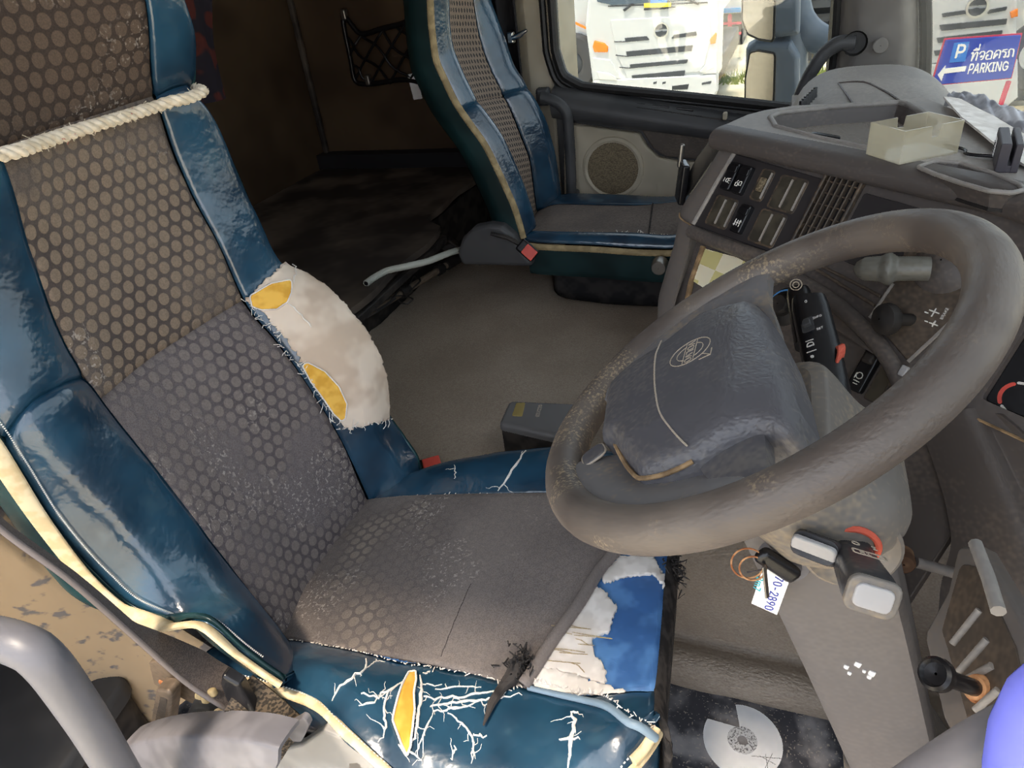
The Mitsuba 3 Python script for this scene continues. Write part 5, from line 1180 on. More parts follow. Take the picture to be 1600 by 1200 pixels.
# things on the dashboard
BX = thing('card_box', 'small clear yellowed plastic box with cut-outs on the dashboard top', 'plastic box')
b0, bF, bR = [onz(x, y, ZT + .001) for x, y in [(1351, 241), (1403, 257), (1494, 239)]]
BP = Plane(bF, bR - bF, b0 - bF); lw, ll = np.linalg.norm(b0 - bF), np.linalg.norm(bR - bF); hh = .042
def wall(o, a, L, notch=None):
    W = Plane(o, a, (0, 0, 1)); p = [(0, 0), (L, 0), (L, hh)]
    if notch: p += [(L * .62, hh), (L * .60, hh - .014), (L * .48, hh - .014), (L * .46, hh)]
    return put(prism(np.array(p + [(0, hh)]), .0018), W)
ax_, ay_ = BP.a, BP.b
add('card_box__floor', put(prism(np.array([(0, 0), (ll, 0), (ll, lw), (0, lw)]), .0018), BP), 'm_acrylic', False)
add('card_box__wall', wall(bF, ax_, ll, True), 'm_acrylic', False)
add('card_box__wall', wall(bF + ay_ * lw, ax_, ll, True), 'm_acrylic', False)
add('card_box__wall', wall(bF, ay_, lw), 'm_acrylic', False)
add('card_box__wall', wall(bF + ax_ * ll, ay_, lw), 'm_acrylic', False)
CRd = thing('card_reader', 'black swipe card reader with a slot and white sticker on the dashboard', 'card reader')
r0, r1, r2 = [onz(x, y, ZT + .001) for x, y in [(1526, 241), (1553, 270), (1589, 271)]]
RP = Plane(r1, r2 - r1, r0 - r1); rl, rw = np.linalg.norm(r2 - r1), np.linalg.norm(r0 - r1)
rz = .034
add('card_reader__body', merge(put(rbox(rl * .50, rw, rz, .0015), RP, rl * .25, rw / 2, rz / 2), put(rbox(rl, rw * .98, rz * .25, .001), RP, rl * .5, rw / 2, rz * .125)), 'm_reader', 30)
add('card_reader__guide', put(rbox(rl * .34, rw, rz * .98, .0015), RP, rl * .83, rw / 2, rz / 2), 'm_reader', 30, label='second half beyond the slot')
SPl = Plane(r1 + RP.b * rw * .62 + np.array([0, 0, .004]), RP.b, (0, 0, 1)); 
SPl = Plane(r1 + RP.b * rw * .85 + np.array([0, 0, .005]) - RP.a * .0006, -RP.b, (0, 0, 1))
add('card_reader__sticker', put(prism(np.array([(0, 0), (.019, 0), (.019, .022), (0, .022)]), .0004), SPl), 'm_white_paper', False, label='white printed sticker')
add('card_reader__sticker_print', merge([strokes(SPl, [[(.003, .004 + .003 * k), (.015 - .003 * (k % 2), .004 + .003 * k)]], .0006, .0005) for k in range(5)]), 'm_panel', False)
add('card_reader__cable', tube([RP([rl * .1, rw * .7], .004), RP([-.03, rw * .9], .003), bR + np.array([.01, 0, .003]), bR + np.array([-.01, .03, .003])], .002, 6, 30), 'm_black', 60)
# dusty strip and rubbish behind it, against the windscreen
st0 = [onz(x, y, ZT + .002) for x, y in [(1472, 163), (1500, 163), (1550, 184), (1600, 216), (1650, 240), (1650, 285), (1595, 262), (1545, 230), (1500, 196)]]
sp0 = TPz.inv(st0)
add('paper_strip', patch(lambda uv, o: TPz(uv, o + .004 * np.sin(np.asarray(uv)[..., 0] * 60)), ccw(sp0), .010, .003, .015), 'm_white_cloth', 50, 'crumpled cream paper lying along the dashboard under the windscreen', 'paper')
gx = np.linspace(0, 1, 60); gy2 = np.linspace(0, 1, 26); GX, GY = np.meshgrid(gx, gy2, indexing='ij')
a0, a1, a2, a3 = onz(1474, 166, .785), onz(1660, 246, .785), onz(1660, 205, .785), onz(1492, 158, .785)
Pg = (1 - GX)[..., None] * ((1 - GY)[..., None] * a0 + GY[..., None] * a3) + GX[..., None] * ((1 - GY)[..., None] * a1 + GY[..., None] * a2)
bump_ = .020 * np.sin(np.pi * GY) ** .6 * (.55 + .9 * meshkit.fbm(np.stack([GX * 9, GY * 4, 0 * GX], -1), 3, 3)) + .004 * np.abs(np.sin(GX * 24 + 7 * GY))
Pg[..., 2] += bump_
add('folded_sunshade', shell(Pg, .004), 'm_shade', 60, 'crumpled silver grey sunshade lying behind the cream paper under the windscreen', 'sunshade')
# bar by the far pillar
GB = thing('grab_bar', 'black curved grab bar from the far pillar down to the dashboard', 'grab bar')
gb = [ony(1336, 66, 2.02), ony(1316, 67, 2.02), ony(1292, 80, 2.02), ony(1268, 112, 2.02), ony(1249, 150, 2.02), ony(1238, 180, 2.02), ony(1232, 205, 2.02)]
add('grab_bar__tube', tube(gb, [.0185] * 8 + list(np.linspace(.0175, .0125, 32)), 12, 40), 'm_trim_dark', 60)
add('grab_bar__mount', put(lathe([(.001, .008), (.024, .008), (.028, 0)], 20), Plane(ony(1336, 68, 2.005), (.3, 0, 1), (1, 0, -.2))), 'm_seal', 40)
hd = [ony(1064, 262, 1.40), ony(1064, 262, 1.40)]
PH = thing('phone_holder', 'small black clip holder with chrome edge at the passenger end of the dashboard', 'phone holder')
ph_ = Plane(ony(1066, 285, 1.34), (.25, -.9, 0), (.12, 0, 1))
add('phone_holder__body', put(rbox(.05, .075, .014, .004), ph_), 'm_black', 35)
add('phone_holder__chrome_edge', put(rbox(.008, .045, .010, .004), ph_, -.018, .045, .006), 'm_steel', 35, label='chrome edge')
# ---------------------------------------------------------------- small things in the cab
# rope tied round the headrest
rp = [S_fab(on_surf(S_fab, [(x, y)]))[0] for x, y in [(12, 243), (60, 227), (120, 208), (180, 190), (236, 172)]]
rp2 = [S_fb(on_surf(S_fb, [(x, y)]))[0] for x, y in [(262, 163), (285, 157), (303, 151)]]
off = np.array([.013, -.004, .004])
nearp = C_NC[irope] + [.004, -.01, 0]
rpath = spl(np.array([C_NB2[irope] + [0, .1, 0], C_NB2[irope], C_NP[irope] + [-.01, -.012, 0], nearp + off] + [p + off for p in rp + rp2] + [rp2[-1] + [-.022, .012, .006], C_FB2[irope] + [.02, .03, .01], C_FB2[irope] + [-.01, -.02, 0]]), 260)
t, Nn_, Bn_ = frames(rpath)
arcl = np.r_[0, np.cumsum(np.linalg.norm(np.diff(rpath, axis=0), axis=1))]
ROPE = thing('rope', 'frayed cream three-strand rope tied round the driver headrest', 'rope')
for k in range(3):
    a = arcl / .034 * 2 * np.pi + k * 2 * np.pi / 3
    add('rope__strand', tube(rpath + .0036 * (np.cos(a)[:, None] * Nn_ + np.sin(a)[:, None] * Bn_), .0041, 8), 'm_rope', 60)
rq = np.random.default_rng(11); fz, fr2 = [], []
for k in range(420):
    i = rq.integers(30, 240); a = rq.random() * 6.28; d = math.cos(a) * Nn_[i] + math.sin(a) * Bn_[i]
    p = rpath[i] + d * .0066
    (fr2 if rq.random() < .12 else fz).append(tube(np.array([p, p + d * .0012 + rq.normal(0, .0018, 3)]), .0004, 3))
add('rope__fuzz', merge(fz), 'm_rope', False, kind='stuff'); add('rope__red_fleck', merge(fr2), 'm_rope_red', False, kind='stuff', label='faded red fibres')
# seat belt webbing at the near side of the driver seat
bp = spl([ony(-60, 770, .250), ony(0, 826, .256), ony(110, 908, .270), ony(215, 1000, .284), ony(290, 1066, .295), ony(360, 1112, .302), ony(415, 1146, .306)], 60)
tb = nrm(np.gradient(bp, axis=0)); vw_ = nrm(bp - CAM); sp_n = nrm(np.cross(tb, vw_))
sp_n = np.where((sp_n @ CR[0])[:, None] > 0, sp_n, -sp_n)
ang = np.radians(np.interp(np.linspace(0, 1, 60), [0, .5, .72, 1], [6, 10, 48, 60]))[:, None]
wdv = nrm(np.sin(ang) * sp_n + np.cos(ang) * vw_)
SB = thing('seat_belt', 'grey seat belt webbing running down the near side of the driver seat', 'seat belt')
Gb = np.stack([bp, bp + wdv * .023, bp + wdv * .046])
add('seat_belt__webbing', shell(Gb, .0022), 'm_belt', 50)
add('seat_belt__edge', tube(bp, .003, 6), 'm_belt_edge', 60)
sl = spl([ony(372, 1085, .305), ony(405, 1110, .306), ony(440, 1140, .308), ony(462, 1160, .309)], 16)
Gs_ = np.stack([sl + np.array(CR[0]) * .016 - CR[1] * .020, sl + [0, -.010, .006], sl - np.array(CR[0]) * .016 + CR[1] * .020])
add('seat_belt__mesh_sleeve', shell(Gs_, .006), 'm_belt_mesh', 60, label='woven brown sleeve at the anchor')
hp_ = lambda pts, y: np.array([ony(a, b, y) for a, b in pts])
HY = Plane((0, .30, 0), (1, 0, 0), (0, 0, 1))
def side_plate(key, pts, y, th, bev, m, rnd=.004, **kw):
    pl = Plane((0, y, 0), (1, 0, 0), (0, 0, 1))
    p = np.array([pl.inv(ony(a, b, y)) for a, b in pts])
    return add(key, put(prism(round_poly(p, rnd), th, bev, -th), pl), m, 35, **kw)
side_plate('seat_belt__guide', [(345, 1055), (372, 1072), (398, 1120), (388, 1125), (352, 1095), (343, 1070)], .297, .012, .004, 'm_black', label='black plastic belt guide')
side_plate('seat_belt__anchor', [(440, 1140), (475, 1120), (482, 1135), (470, 1160), (445, 1160)], .305, .008, .002, 'm_grey_plastic', label='pale metal anchor')
# recliner hardware of the driver seat
side_plate('driver_seat__recliner_bracket', [(232, 1036), (250, 1032), (300, 1050), (330, 1075), (336, 1105), (300, 1100), (262, 1080), (240, 1070)], .335, .008, .002, 'm_steel_dirty', .006, label='dusty steel recliner bracket')
Pq = ony(253, 1066, .3345); add('driver_seat__bracket_rivet', put(lathe([(.001, .002), (.004, .0018), (.005, 0)], 14), Plane(Pq, (1, 0, 0), (0, 0, 1))), 'm_rust', 40)
side_plate('driver_seat__lever_channel', [(243, 1078), (268, 1082), (266, 1110), (254, 1200), (216, 1200), (234, 1130)], .31, .018, .004, 'm_steel_dirty', .005, label='steel channel beside the seat')
side_plate('driver_seat__lever_channel_slot', [(250, 1090), (261, 1092), (245, 1190), (228, 1190)], .309, .003, .001, 'm_dash_brown', .003)
bc = ony(322, 1112, .315)
add('driver_seat__adjuster_barrel', put(lathe([(.001, .016), (.016, .016), (.019, .012), (.019, -.02)], 24), Plane(bc, (.8, .2, -.5), (.3, .5, .8))), 'm_trim_dark', 40, label='dark grey adjuster barrel')
for k, (x, y) in enumerate([(312, 1086), (322, 1092), (332, 1082)]):
    add('driver_seat__spring_end', frame_box(ony(x, y, .305), (1, .2, .3 * (k - 1)), (0, .3, 1), (.010, .010, .008), .003), 'm_piping_dull', 35)
for k, (x, y) in enumerate([(318, 1122), (345, 1118)]):
    add('driver_seat__spacer', put(lathe([(.001, .006), (.008, .006), (.010, .003), (.010, 0)], 16), Plane(ony(x, y, .305), (.8, 0, -.6), (.3, .5, .8))), 'm_piping', 40)
for k in range(3):
    a = [(352 + 34 * k, 1108 + 14 * k), (388 + 30 * k, 1128 + 12 * k), (402 + 30 * k, 1170 + 8 * k), (372 + 30 * k, 1172 + 8 * k)]
    side_plate('driver_seat__guide_block', a, .318 + .002 * k, .016, .003, 'm_black_dull', .003)
# grey sill cover in front of the seat base
top_ = [ony(x, y, .262) for x, y in [(190, 1167), (230, 1154), (290, 1147), (350, 1148), (410, 1156), (438, 1164)]]
bot_ = [ony(x, y, .235) for x, y in [(150, 1240), (200, 1240), (260, 1240), (310, 1240), (360, 1240), (400, 1240)]]
t1 = [p + np.array([0, -.010, -.012]) for p in top_]
add('driver_seat__sill_cover', shell(loft([np.array(top_) + [0, .03, -.004], top_, t1, bot_], 20, 40), .005), 'm_grey_plastic', 60, label='silvery grey plastic cover beside the seat base')
side_plate('driver_seat__base_cover', [(400, 1180), (470, 1165), (505, 1142), (560, 1165), (640, 1200), (640, 1260), (400, 1260)], .315, .01, .004, 'm_grey_light', .004, label='pale grey base cover')
side_plate('driver_seat__base_badge', [(545, 1194), (560, 1192), (572, 1215), (545, 1215)], .3145, .003, .001, 'm_steel', .002)
# entry grab handles
gh = [ony(x, y, .20) for x, y in [(-120, 1010), (-40, 992), (10, 1000), (50, 1016), (86, 1052), (128, 1112), (182, 1200), (260, 1330)]]
EH = thing('entry_handle', 'satin grey tubular grab handle at the left of the doorway', 'grab handle')
add('entry_handle__tube', tube(gh, .0178, 20, 60), 'm_handle', True)
add('entry_handle__foot', put(lathe([(.018, .03), (.024, .012), (.030, 0), (.001, 0)], 24), Plane(gh[-1], (1, 0, 0), (0, 1, 0))), 'm_handle', 40)
gh2 = [ony(x, y, .27) for x, y in [(1300, 1390), (1360, 1315), (1420, 1258), (1490, 1212), (1560, 1172), (1640, 1136), (1740, 1100)]]
EH2 = thing('entry_handle_001', 'satin grey tubular grab handle at the right of the doorway under a blue cloth', 'grab handle')
add('entry_handle_001__tube', tube(gh2, .0190, 20, 60), 'm_handle', True)
bs = [ony(x, y, .235) for x, y in [(1690, 1070), (1664, 1110), (1644, 1160), (1632, 1220), (1625, 1310)]]
add('cloth_wrap', tube(bs, [.018, .022, .024, .0245, .0245], 24, None), 'm_blue_sleeve', 60, 'periwinkle blue cloth draped over the right grab handle', 'cloth')
# dark box under the dusty panel
bx = onz(40, 1165, .10)
BXX = thing('tool_box', 'dark grey plastic box on the floor behind the left grab handle', 'box')
bo_ = onz(15, 1185, .19); bpl = Plane((bo_[0], bo_[1], 0), (1, .15, 0), (-.15, 1, 0))
add('tool_box__body', put(prism(rrect(.30, .24, .03), .17, .012), bpl, -.05, .02, 0), 'm_black_dull', 40)
add('tool_box__lid', put(prism(rrect(.31, .25, .03), .03, .010), bpl, -.05, .02, .17), 'm_trim_dark', 40)
# broken disc on the floor
CD = thing('broken_disc', 'broken silver compact disc with a missing wedge lying on the dark floor mat', 'compact disc')
cc = onz(1160, 1157, .003)
w1, w2, w3 = onz(1147, 1090, .003), onz(1156, 1138, .003), onz(1102, 1122, .003)
circ = np.stack([np.cos(np.linspace(0, 6.2832, 72, False)), np.sin(np.linspace(0, 6.2832, 72, False))], 1)
wedge = Polygon([(w1 - cc)[:2] * 1.0, (w1 - cc)[:2] * 1.6, ((w1 + w3) / 2 - cc)[:2] * 2.2, (w3 - cc)[:2] * 1.6, (w3 - cc)[:2], (w2 - cc)[:2]])
ring = Polygon(circ * .060, [circ * .0078]).difference(wedge)
inn = Polygon(circ * .0225, [circ * .0078]).difference(wedge)
CDp = Plane(cc, (1, 0, .01), (0, 1, .02))
def flat(pg, h, z=0):
    ms = [trimesh.creation.extrude_polygon(g, h, engine='earcut') for g in getattr(pg, 'geoms', [pg])]; m = merge(ms); m.apply_translation([0, 0, z]); return put(m, CDp)
add('broken_disc__plate', flat(ring, .0012), 'm_cd', False)
add('broken_disc__hub', flat(inn, .0004, .0012), 'm_cd_hub', False, label='clear speckled hub')
for k in range(22):
    a = k * .29
    p = circ[0] * 0 + np.array([math.cos(a), math.sin(a)]) * (.0165 + .003 * (k % 2))
    if not wedge.contains(Point(*p)): add('broken_disc__hub_mark', flat(Point(*p).buffer(.0008, quad_segs=2), .0003, .0016), 'm_panel', False)
scr = [LineString([(.03 + .01 * k, -.05 + .012 * k), (.045 - .01 * k, -.01 - .004 * k)]).buffer(.0003) for k in range(4)]
add('broken_disc__scratch', merge([flat(s.intersection(ring), .0002, .0012) for s in scr if not s.intersection(ring).is_empty]), 'm_panel', False)
# hose, bar and wires in the crevice in front of the bunk
HS = spl([onz(x, y, z) for x, y, z in [(572, 443, .455), (600, 425, .455), (640, 415, .452), (672, 407, .45), (700, 396, .44), (722, 390, .42)]], 40)
HZ = thing('hose', 'pale plastic hose lying over the bunk edge beside the engine cover', 'hose')
add('hose__tube', tube(HS, .0085, 12), 'm_hose', 60)
add('hose__bore', tube(HS[:2] - (HS[1] - HS[0]) * .06, .0055, 10), 'm_black', 60)
RD = thing('jack_bar', 'dirty steel bar with taped joints lying in front of the bunk', 'bar')
r0_, r1_ = onz(572, 492, .335), onz(724, 398, .335)
add('jack_bar__rod', tube(np.array([r0_, r1_]), .0095, 12), 'm_steel_dirty', 60)
for f0, f1 in ((.32, .40), (.70, .76), (.80, .97)): add('jack_bar__sleeve', tube(np.array([r0_ + (r1_ - r0_) * f0, r0_ + (r1_ - r0_) * f1]), .0155, 12), 'm_black_dull', 60)
add('jack_bar__bracket', merge(frame_box(onz(724, 390, .37), (1, .6, 0), (-.6, 1, 0), (.05, .03, .012), .004), frame_box(onz(738, 394, .36), (1, -.4, 0), (.4, 1, 0), (.035, .025, .01), .003)), 'm_rust_dark', 35, label='rusty end bracket')
rw = np.random.default_rng(21)
WRS = [[(600, 470), (625, 462), (645, 468), (635, 475), (622, 470)], [(640, 445), (648, 430), (656, 440), (640, 455)], [(580, 488), (610, 470), (632, 440), (650, 425)], [(660, 418), (690, 402), (715, 396)], [(572, 497), (600, 480), (618, 466)]]
for k, w in enumerate(WRS):
    key = 'wire' if k == 0 else f'wire_{k:03d}'
    add(key, tube([onz(x, y, .352 + .004 * k) for x, y in w], .0024, 6, 30), 'm_black_dull', 60,
        ['looped black wire end tied to the steel bar', 'small hooked black wire above the steel bar', 'long black wire along the bunk edge', 'black wire under the far end of the hose', 'black wire at the near end of the steel bar'][k], 'wire')
rag = spl([onz(x, y, .40) for x, y in [(668, 372), (690, 366), (700, 378)]], 10)
add('bunk__torn_flap', shell(np.stack([rag, rag + [.05, -.02, -.02], rag + [.09, .0, -.07]]), .006), 'm_black_dull', 40)
# storage net on the sleeper side wall
NY = 2.352
NPn = Plane((0, NY, 0), (1, 0, 0), (0, 0, 1))
nq = lambda x, y: NPn.inv(ony(x, y, NY))
NT = thing('storage_net', 'black elastic storage net hooked on the brown sleeper wall', 'net')
fr_pts = [nq(*p) for p in [(540, 26), (554, 40), (567, 52), (600, 44), (646, 29), (700, 10), (705, 125), (646, 125), (600, 128), (562, 129), (556, 122), (549, 85)]]
add('storage_net__frame_cord', tube(NPn(np.array(fr_pts), .012), .0085, 8, 120, True), 'm_black', 60, label='thick elastic border cord')
pgn = Polygon(fr_pts); x0, z0, x1, z1 = pgn.bounds; nm = []
for sgn_ in (1, -1):
    for c in np.arange(-3, 3, .078):
        ln = LineString([(x0 - 1, (x0 - 1) * sgn_ + c), (x1 + 1, (x1 + 1) * sgn_ + c)]).intersection(pgn)
        for g_ in getattr(ln, 'geoms', [ln]):
            if g_.is_empty or g_.length < .03: continue
            a, b = np.array(g_.coords[0]), np.array(g_.coords[-1]); n_s = 14
            L_ = a + (b - a) * np.linspace(0, 1, n_s)[:, None]; L_ = L_ + .006 * np.sin(np.linspace(0, 9, n_s) + c * 40)[:, None]
            add('storage_net__mesh_cord', tube(NPn(L_, .010 + .012 * np.sin(np.linspace(0, np.pi, n_s))), .0046, 6), 'm_black', 60)
for p in [(541, 22), (578, 124)]:
    add('storage_net__hook', frame_box(NPn(nq(*p), .012), (1, 0, 0), (0, 0, 1), (.02, .035, .024), .006), 'm_steel', 35)
add('price_tag', frame_box(NPn(nq(651, 134), .014), (1, 0, .1), (-.1, 0, 1), (.035, .085, .003), .001), 'm_white_paper', 30, 'small white tag hanging below the storage net', 'tag')
# cloths hanging in the sleeper
rc_ = [onx(x, y, -1.15) for x, y in [(260, -60), (322, -60), (340, 70), (356, 152), (322, 163), (300, 150), (270, 120)]]
RCp = Plane(rc_[0], (0, 1, 0), (0, 0, 1)); 
add('hanging_cloth', patch(lambda uv, o: RCp(uv, o + .010 * np.sin(np.asarray(uv)[..., 0] * 70)), ccw(RCp.inv(rc_)), .0, .004, .012), 'm_red_cloth', 50, 'dark red and black cloth hanging behind the driver headrest', 'cloth')
cx_ = np.linspace(-.99, -.745, 70); cz_ = np.linspace(.60, 1.72, 30); CX, CZ = np.meshgrid(cx_, cz_, indexing='ij')
CY = 2.085 + .028 * np.sin(CX * 120 + .6 * np.sin(CZ * 5)) + .01 * np.sin(CX * 47)
add('curtain', shell(np.stack([CX + .05 * (CZ - 1.2) * -0.3, CY, CZ], -1), .004), 'm_curtain', 60, 'black gathered curtain beside the passenger door pillar', 'curtain')
ck_ = [ony(x, y, 2.02) for x, y in [(800, 60), (812, 55), (823, 47)]]
HK = thing('coat_hook', 'small chrome hook beside the black curtain', 'hook')
add('coat_hook__arm', tube(ck_, [.006, .008, .004], 10, None), 'm_chrome', 60); add('coat_hook__base', frame_box(ck_[0] + [-.01, .02, 0], (1, 0, 0), (0, 0, 1), (.02, .03, .02), .004), 'm_chrome', 35)
db = [ony(x, y, 2.06) for x, y in [(846, 153), (862, 156), (878, 166), (887, 184), (890, 225), (893, 312)]]
PB = thing('door_grab_handle', 'black tubular grab handle beside the passenger seat on the door pillar', 'grab handle')
add('door_grab_handle__tube', tube(db, .0165, 12, 50), 'm_trim_dark', 60)
for p in (db[0], db[-1]): add('door_grab_handle__mount', frame_box(p + np.array([0, .02, 0]), (1, 0, 0), (0, 0, 1), (.04, .05, .03), .008), 'm_trim_dark', 40)
# ---------------------------------------------------------------- outdoors
GZ_ = -1.5
add('ground', tm([[-70, -60, GZ_], [70, -60, GZ_], [70, 90, GZ_], [-70, 90, GZ_]], [[0, 1, 2], [0, 2, 3]]), 'm_ground', False, kind='structure', label='pale sunlit gravel yard')
def truck(key, YF, p, label, side):
    """white lorry facing us: p maps names to pixels on its front plane; side = -1 / +1 shows its left or right flank"""
    thing(key, label, 'truck', )
    F = Plane((0, YF, 0), (1, 0, 0), (0, 0, 1)); q = lambda x, y, o=0: F.px(x, y, o)
    def pol(nm, pts, h, m, bev=.02, z=0., rnd=.02, **kw):
        return add(f'{key}__{nm}', put(prism(round_poly(np.array([q(*a) for a in pts]), rnd), h, bev, z), F), m, 35, **kw)
    return F, q, pol
F1, q1_, pol1 = truck('white_truck', 11.0, {}, 'white truck with dark grille slots and orange lamps seen through the passenger window', -1)
cab = [(925, -60), (915, 40), (928, 140), (935, 160), (1116, 155), (1122, 140), (1124, 40), (1120, -60)]
# the cab body is a block behind the front plane
pol1('cab', cab, .12, 'm_truck_white', .06, -.06, .05)
def block(key, pts, Y0, Y1, m, **kw):
    F = Plane((0, Y0, 0), (1, 0, 0), (0, 0, 1)); P = round_poly(np.array([F.px(*a) for a in pts]), .04)
    return add(key, put(prism(P, Y1 - Y0, .0, -(Y1 - Y0)), F), m, 35, **kw)
block('white_truck__cab_side', [(888, -60), (886, 50), (900, 62), (912, 90), (912, 140), (1112, 140), (1116, -60)], 11.2, 12.8, 'm_truck_white')
block('white_truck__chassis', [(880, 120), (905, 140), (930, 165), (1110, 160), (1110, 120)], 11.4, 17.0, 'm_truck_dark')
block('white_truck__load_box', [(866, -70), (866, 60), (1104, 50), (1104, -70)], 13.2, 18.5, 'm_truck_white')
pol1('windscreen', [(935, -50), (935, 2), (958, 7), (1085, 0), (1100, -8), (1100, -50)], .02, 'm_truck_glass', .005, .06)
pol1('bonnet_line', [(952, 8), (1106, 2), (1107, 4), (952, 10)], .012, 'm_truck_grey', .002, .06, .002)
pol1('number_board', [(1008, 4), (1050, 3), (1050, 10), (1008, 11)], .03, 'm_yellow', .004, .07, .004, label='yellow number board')
pol1('number_board_figures', [(1018, -4), (1044, -5), (1044, 3), (1018, 4)], .03, 'm_sign_light', .004, .07, .004)
for pts in ([(975, 14), (990, 4), (992, 6), (978, 17)], [(1008, 12), (1050, 9), (1060, 10), (1040, 13), (1008, 15)], [(1072, -4), (1094, 4), (1092, 7), (1070, -2)]):
    pol1('wiper', pts, .03, 'm_truck_dark', .004, .07, .003)
pol1('grille', [(955, 30), (1110, 22), (1112, 60), (1098, 110), (982, 122), (964, 80)], .03, 'm_truck_white', .012, .055, .02)
for pts in ([(978, 58), (1012, 55), (1017, 61), (980, 64)], [(1055, 53), (1089, 48), (1090, 54), (1050, 59)], [(980, 79), (1084, 69), (1082, 78), (982, 87)], [(986, 99), (1077, 91), (1074, 97), (987, 105)], [(989, 116), (1072, 108), (1070, 117), (990, 123)]):
    pol1('grille_slot', pts, .018, 'm_truck_grey', .004, .082, .006)
for a, b in (((962, 63), (982, 63)), ((964, 84), (982, 86)), ((970, 103), (988, 104))):
    pol1('grille_gap', [a, b, (b[0], b[1] + 1.2), (a[0], a[1] + 1.2)], .02, 'm_truck_grey', .001, .08, .001)
eo = q1_(1035, 46); ER = .105
def emblem(key, F, c, R, z):
    pl = Plane(F(c, z), F.a, F.b)
    ringp = Polygon(circ * R, [circ * R * .8]); ell = Polygon(circ * R * np.array([.80, .80])).difference(Polygon([(-R, -.12 * R), (-.35 * R, -.16 * R), (0, -.05 * R), (.35 * R, -.16 * R), (R, -.12 * R), (R, .16 * R), (-R, .16 * R)]))
    add(key, put(trimesh.creation.extrude_polygon(ringp, .03, engine='earcut'), pl), 'm_chrome', False, label='chrome ring emblem with two dark fields')
    add(key + '__field', put(merge([trimesh.creation.extrude_polygon(g_, .02, engine='earcut') for g_ in getattr(ell, 'geoms', [ell])]), pl), 'm_truck_grey', False)
emblem('white_truck__emblem', F1, eo, ER, .085)
pol1('indicator_lamp', [(931, 62), (946, 66), (952, 72), (951, 80), (931, 80), (928, 72)], .05, 'm_orange', .015, .05, .006)
pol1('indicator_lamp', [(1110, 60), (1119, 50), (1121, 52), (1119, 66), (1112, 68)], .05, 'm_orange', .015, .05, .004)
pol1('bumper', [(930, 123), (1120, 114), (1122, 140), (1110, 156), (940, 158), (928, 135)], .05, 'm_truck_white', .02, .06, .02)
pol1('lamp_panel', [(928, 88), (956, 92), (974, 121), (930, 123)], .05, 'm_truck_white', .012, .06, .01)
pol1('lamp_panel', [(1098, 114), (1110, 82), (1121, 76), (1121, 113)], .05, 'm_truck_white', .012, .06, .01)
for pts in ([(935, 109), (955, 112), (965, 118), (967, 124), (940, 122)], [(1094, 110), (1104, 98), (1117, 93), (1118, 103), (1100, 112)]):
    pol1('headlamp', pts, .03, 'm_lamp', .012, .10, .006)
pol1('fog_slot', [(981, 138), (1005, 137), (1005, 142), (982, 143)], .02, 'm_truck_grey', .003, .10, .003)
pol1('fog_slot', [(1052, 132), (1078, 129), (1076, 137), (1052, 138)], .02, 'm_truck_dark', .003, .10, .003)
pol1('fog_slot', [(1098, 127), (1113, 124), (1112, 128), (1098, 130)], .02, 'm_truck_grey', .003, .10, .003)
for x in (1023, 1037): pol1('tow_eye', [(x, 126), (x + 5, 125), (x + 5, 128), (x, 129)], .02, 'm_truck_grey', .003, .10, .001)
F1b = Plane((0, 11.2, 0), (1, 0, 0), (0, 0, 1))
def wheel(key, c, R, w):
    pl = Plane(c, (0, 1, 0), (0, 0, 1)) if False else Plane(c, (1, .0, 0), (0, 0, 1))
    add(key, put(lathe([(R * .45, 0), (R * .6, .02), (R * .92, .01), (R, -.04), (R, -w), (R * .9, -w - .02), (.01, -w - .02)], 36), pl), 'm_rubber', 40)
    add(key + '__hub', put(lathe([(.01, .03), (R * .2, .03), (R * .25, -.01), (R * .47, -.04)], 24), pl), 'm_truck_grey', 40)
wheel('white_truck__wheel', ony(892, 100, 11.0), .40, .3)
F1s = Plane((0, 11.15, 0), (1, 0, 0), (0, 0, 1))
add('white_truck__side_stripe', put(prism(np.array([F1s.px(*a) for a in [(900, 34), (931, 49), (931, 52), (900, 38)]]), .03, .0, .0), F1s), 'm_orange', False, label='orange side stripe')
for (pts, m) in (([(868, 33), (893, 37), (893, 43), (868, 41)], 'm_tail_blue'), ([(880, -8), (888, -8), (888, 30), (880, 28)], 'm_yellow')):
    Fz = Plane((0, 13.1, 0), (1, 0, 0), (0, 0, 1)); add('white_truck__box_mark', put(prism(ccw(np.array([Fz.px(*a) for a in pts])), .04), Fz), m, False)
# second truck, through the windscreen
F2_, q2_, pol2 = truck('white_truck_001', 11.4, {}, 'white truck parked behind the blue parking sign seen through the windscreen', 1)
pol2('cab', [(1412, -60), (1404, 60), (1410, 150), (1420, 175), (1575, 168), (1588, 60), (1590, -60)], .12, 'm_truck_white', .06, -.06, .05)
block('white_truck_001__cab_side', [(1420, -60), (1420, 120), (1610, 110), (1612, -60)], 11.6, 13.4, 'm_truck_white')
block('white_truck_001__load_box', [(1408, -80), (1408, 40), (1640, 30), (1640, -80)], 13.8, 19.0, 'm_truck_white')
block('white_truck_001__chassis', [(1425, 120), (1425, 185), (1600, 175), (1600, 120)], 12.0, 18.0, 'm_truck_dark')
for pts in ([(1470, 20), (1505, 15), (1512, 20), (1472, 26)], [(1545, 14), (1572, 9), (1570, 15), (1540, 21)], [(1466, 38), (1572, 28), (1570, 37), (1470, 47)], [(1462, 58), (1565, 46), (1563, 54), (1465, 66)], [(1458, 78), (1560, 66), (1558, 74), (1460, 86)], [(1450, 98), (1556, 90), (1554, 98), (1452, 106)]):
    pol2('grille_slot', pts, .02, 'm_truck_grey', .004, .06, .008)
emblem('white_truck_001__emblem', F2_, q2_(1525, 10), .125, .065)
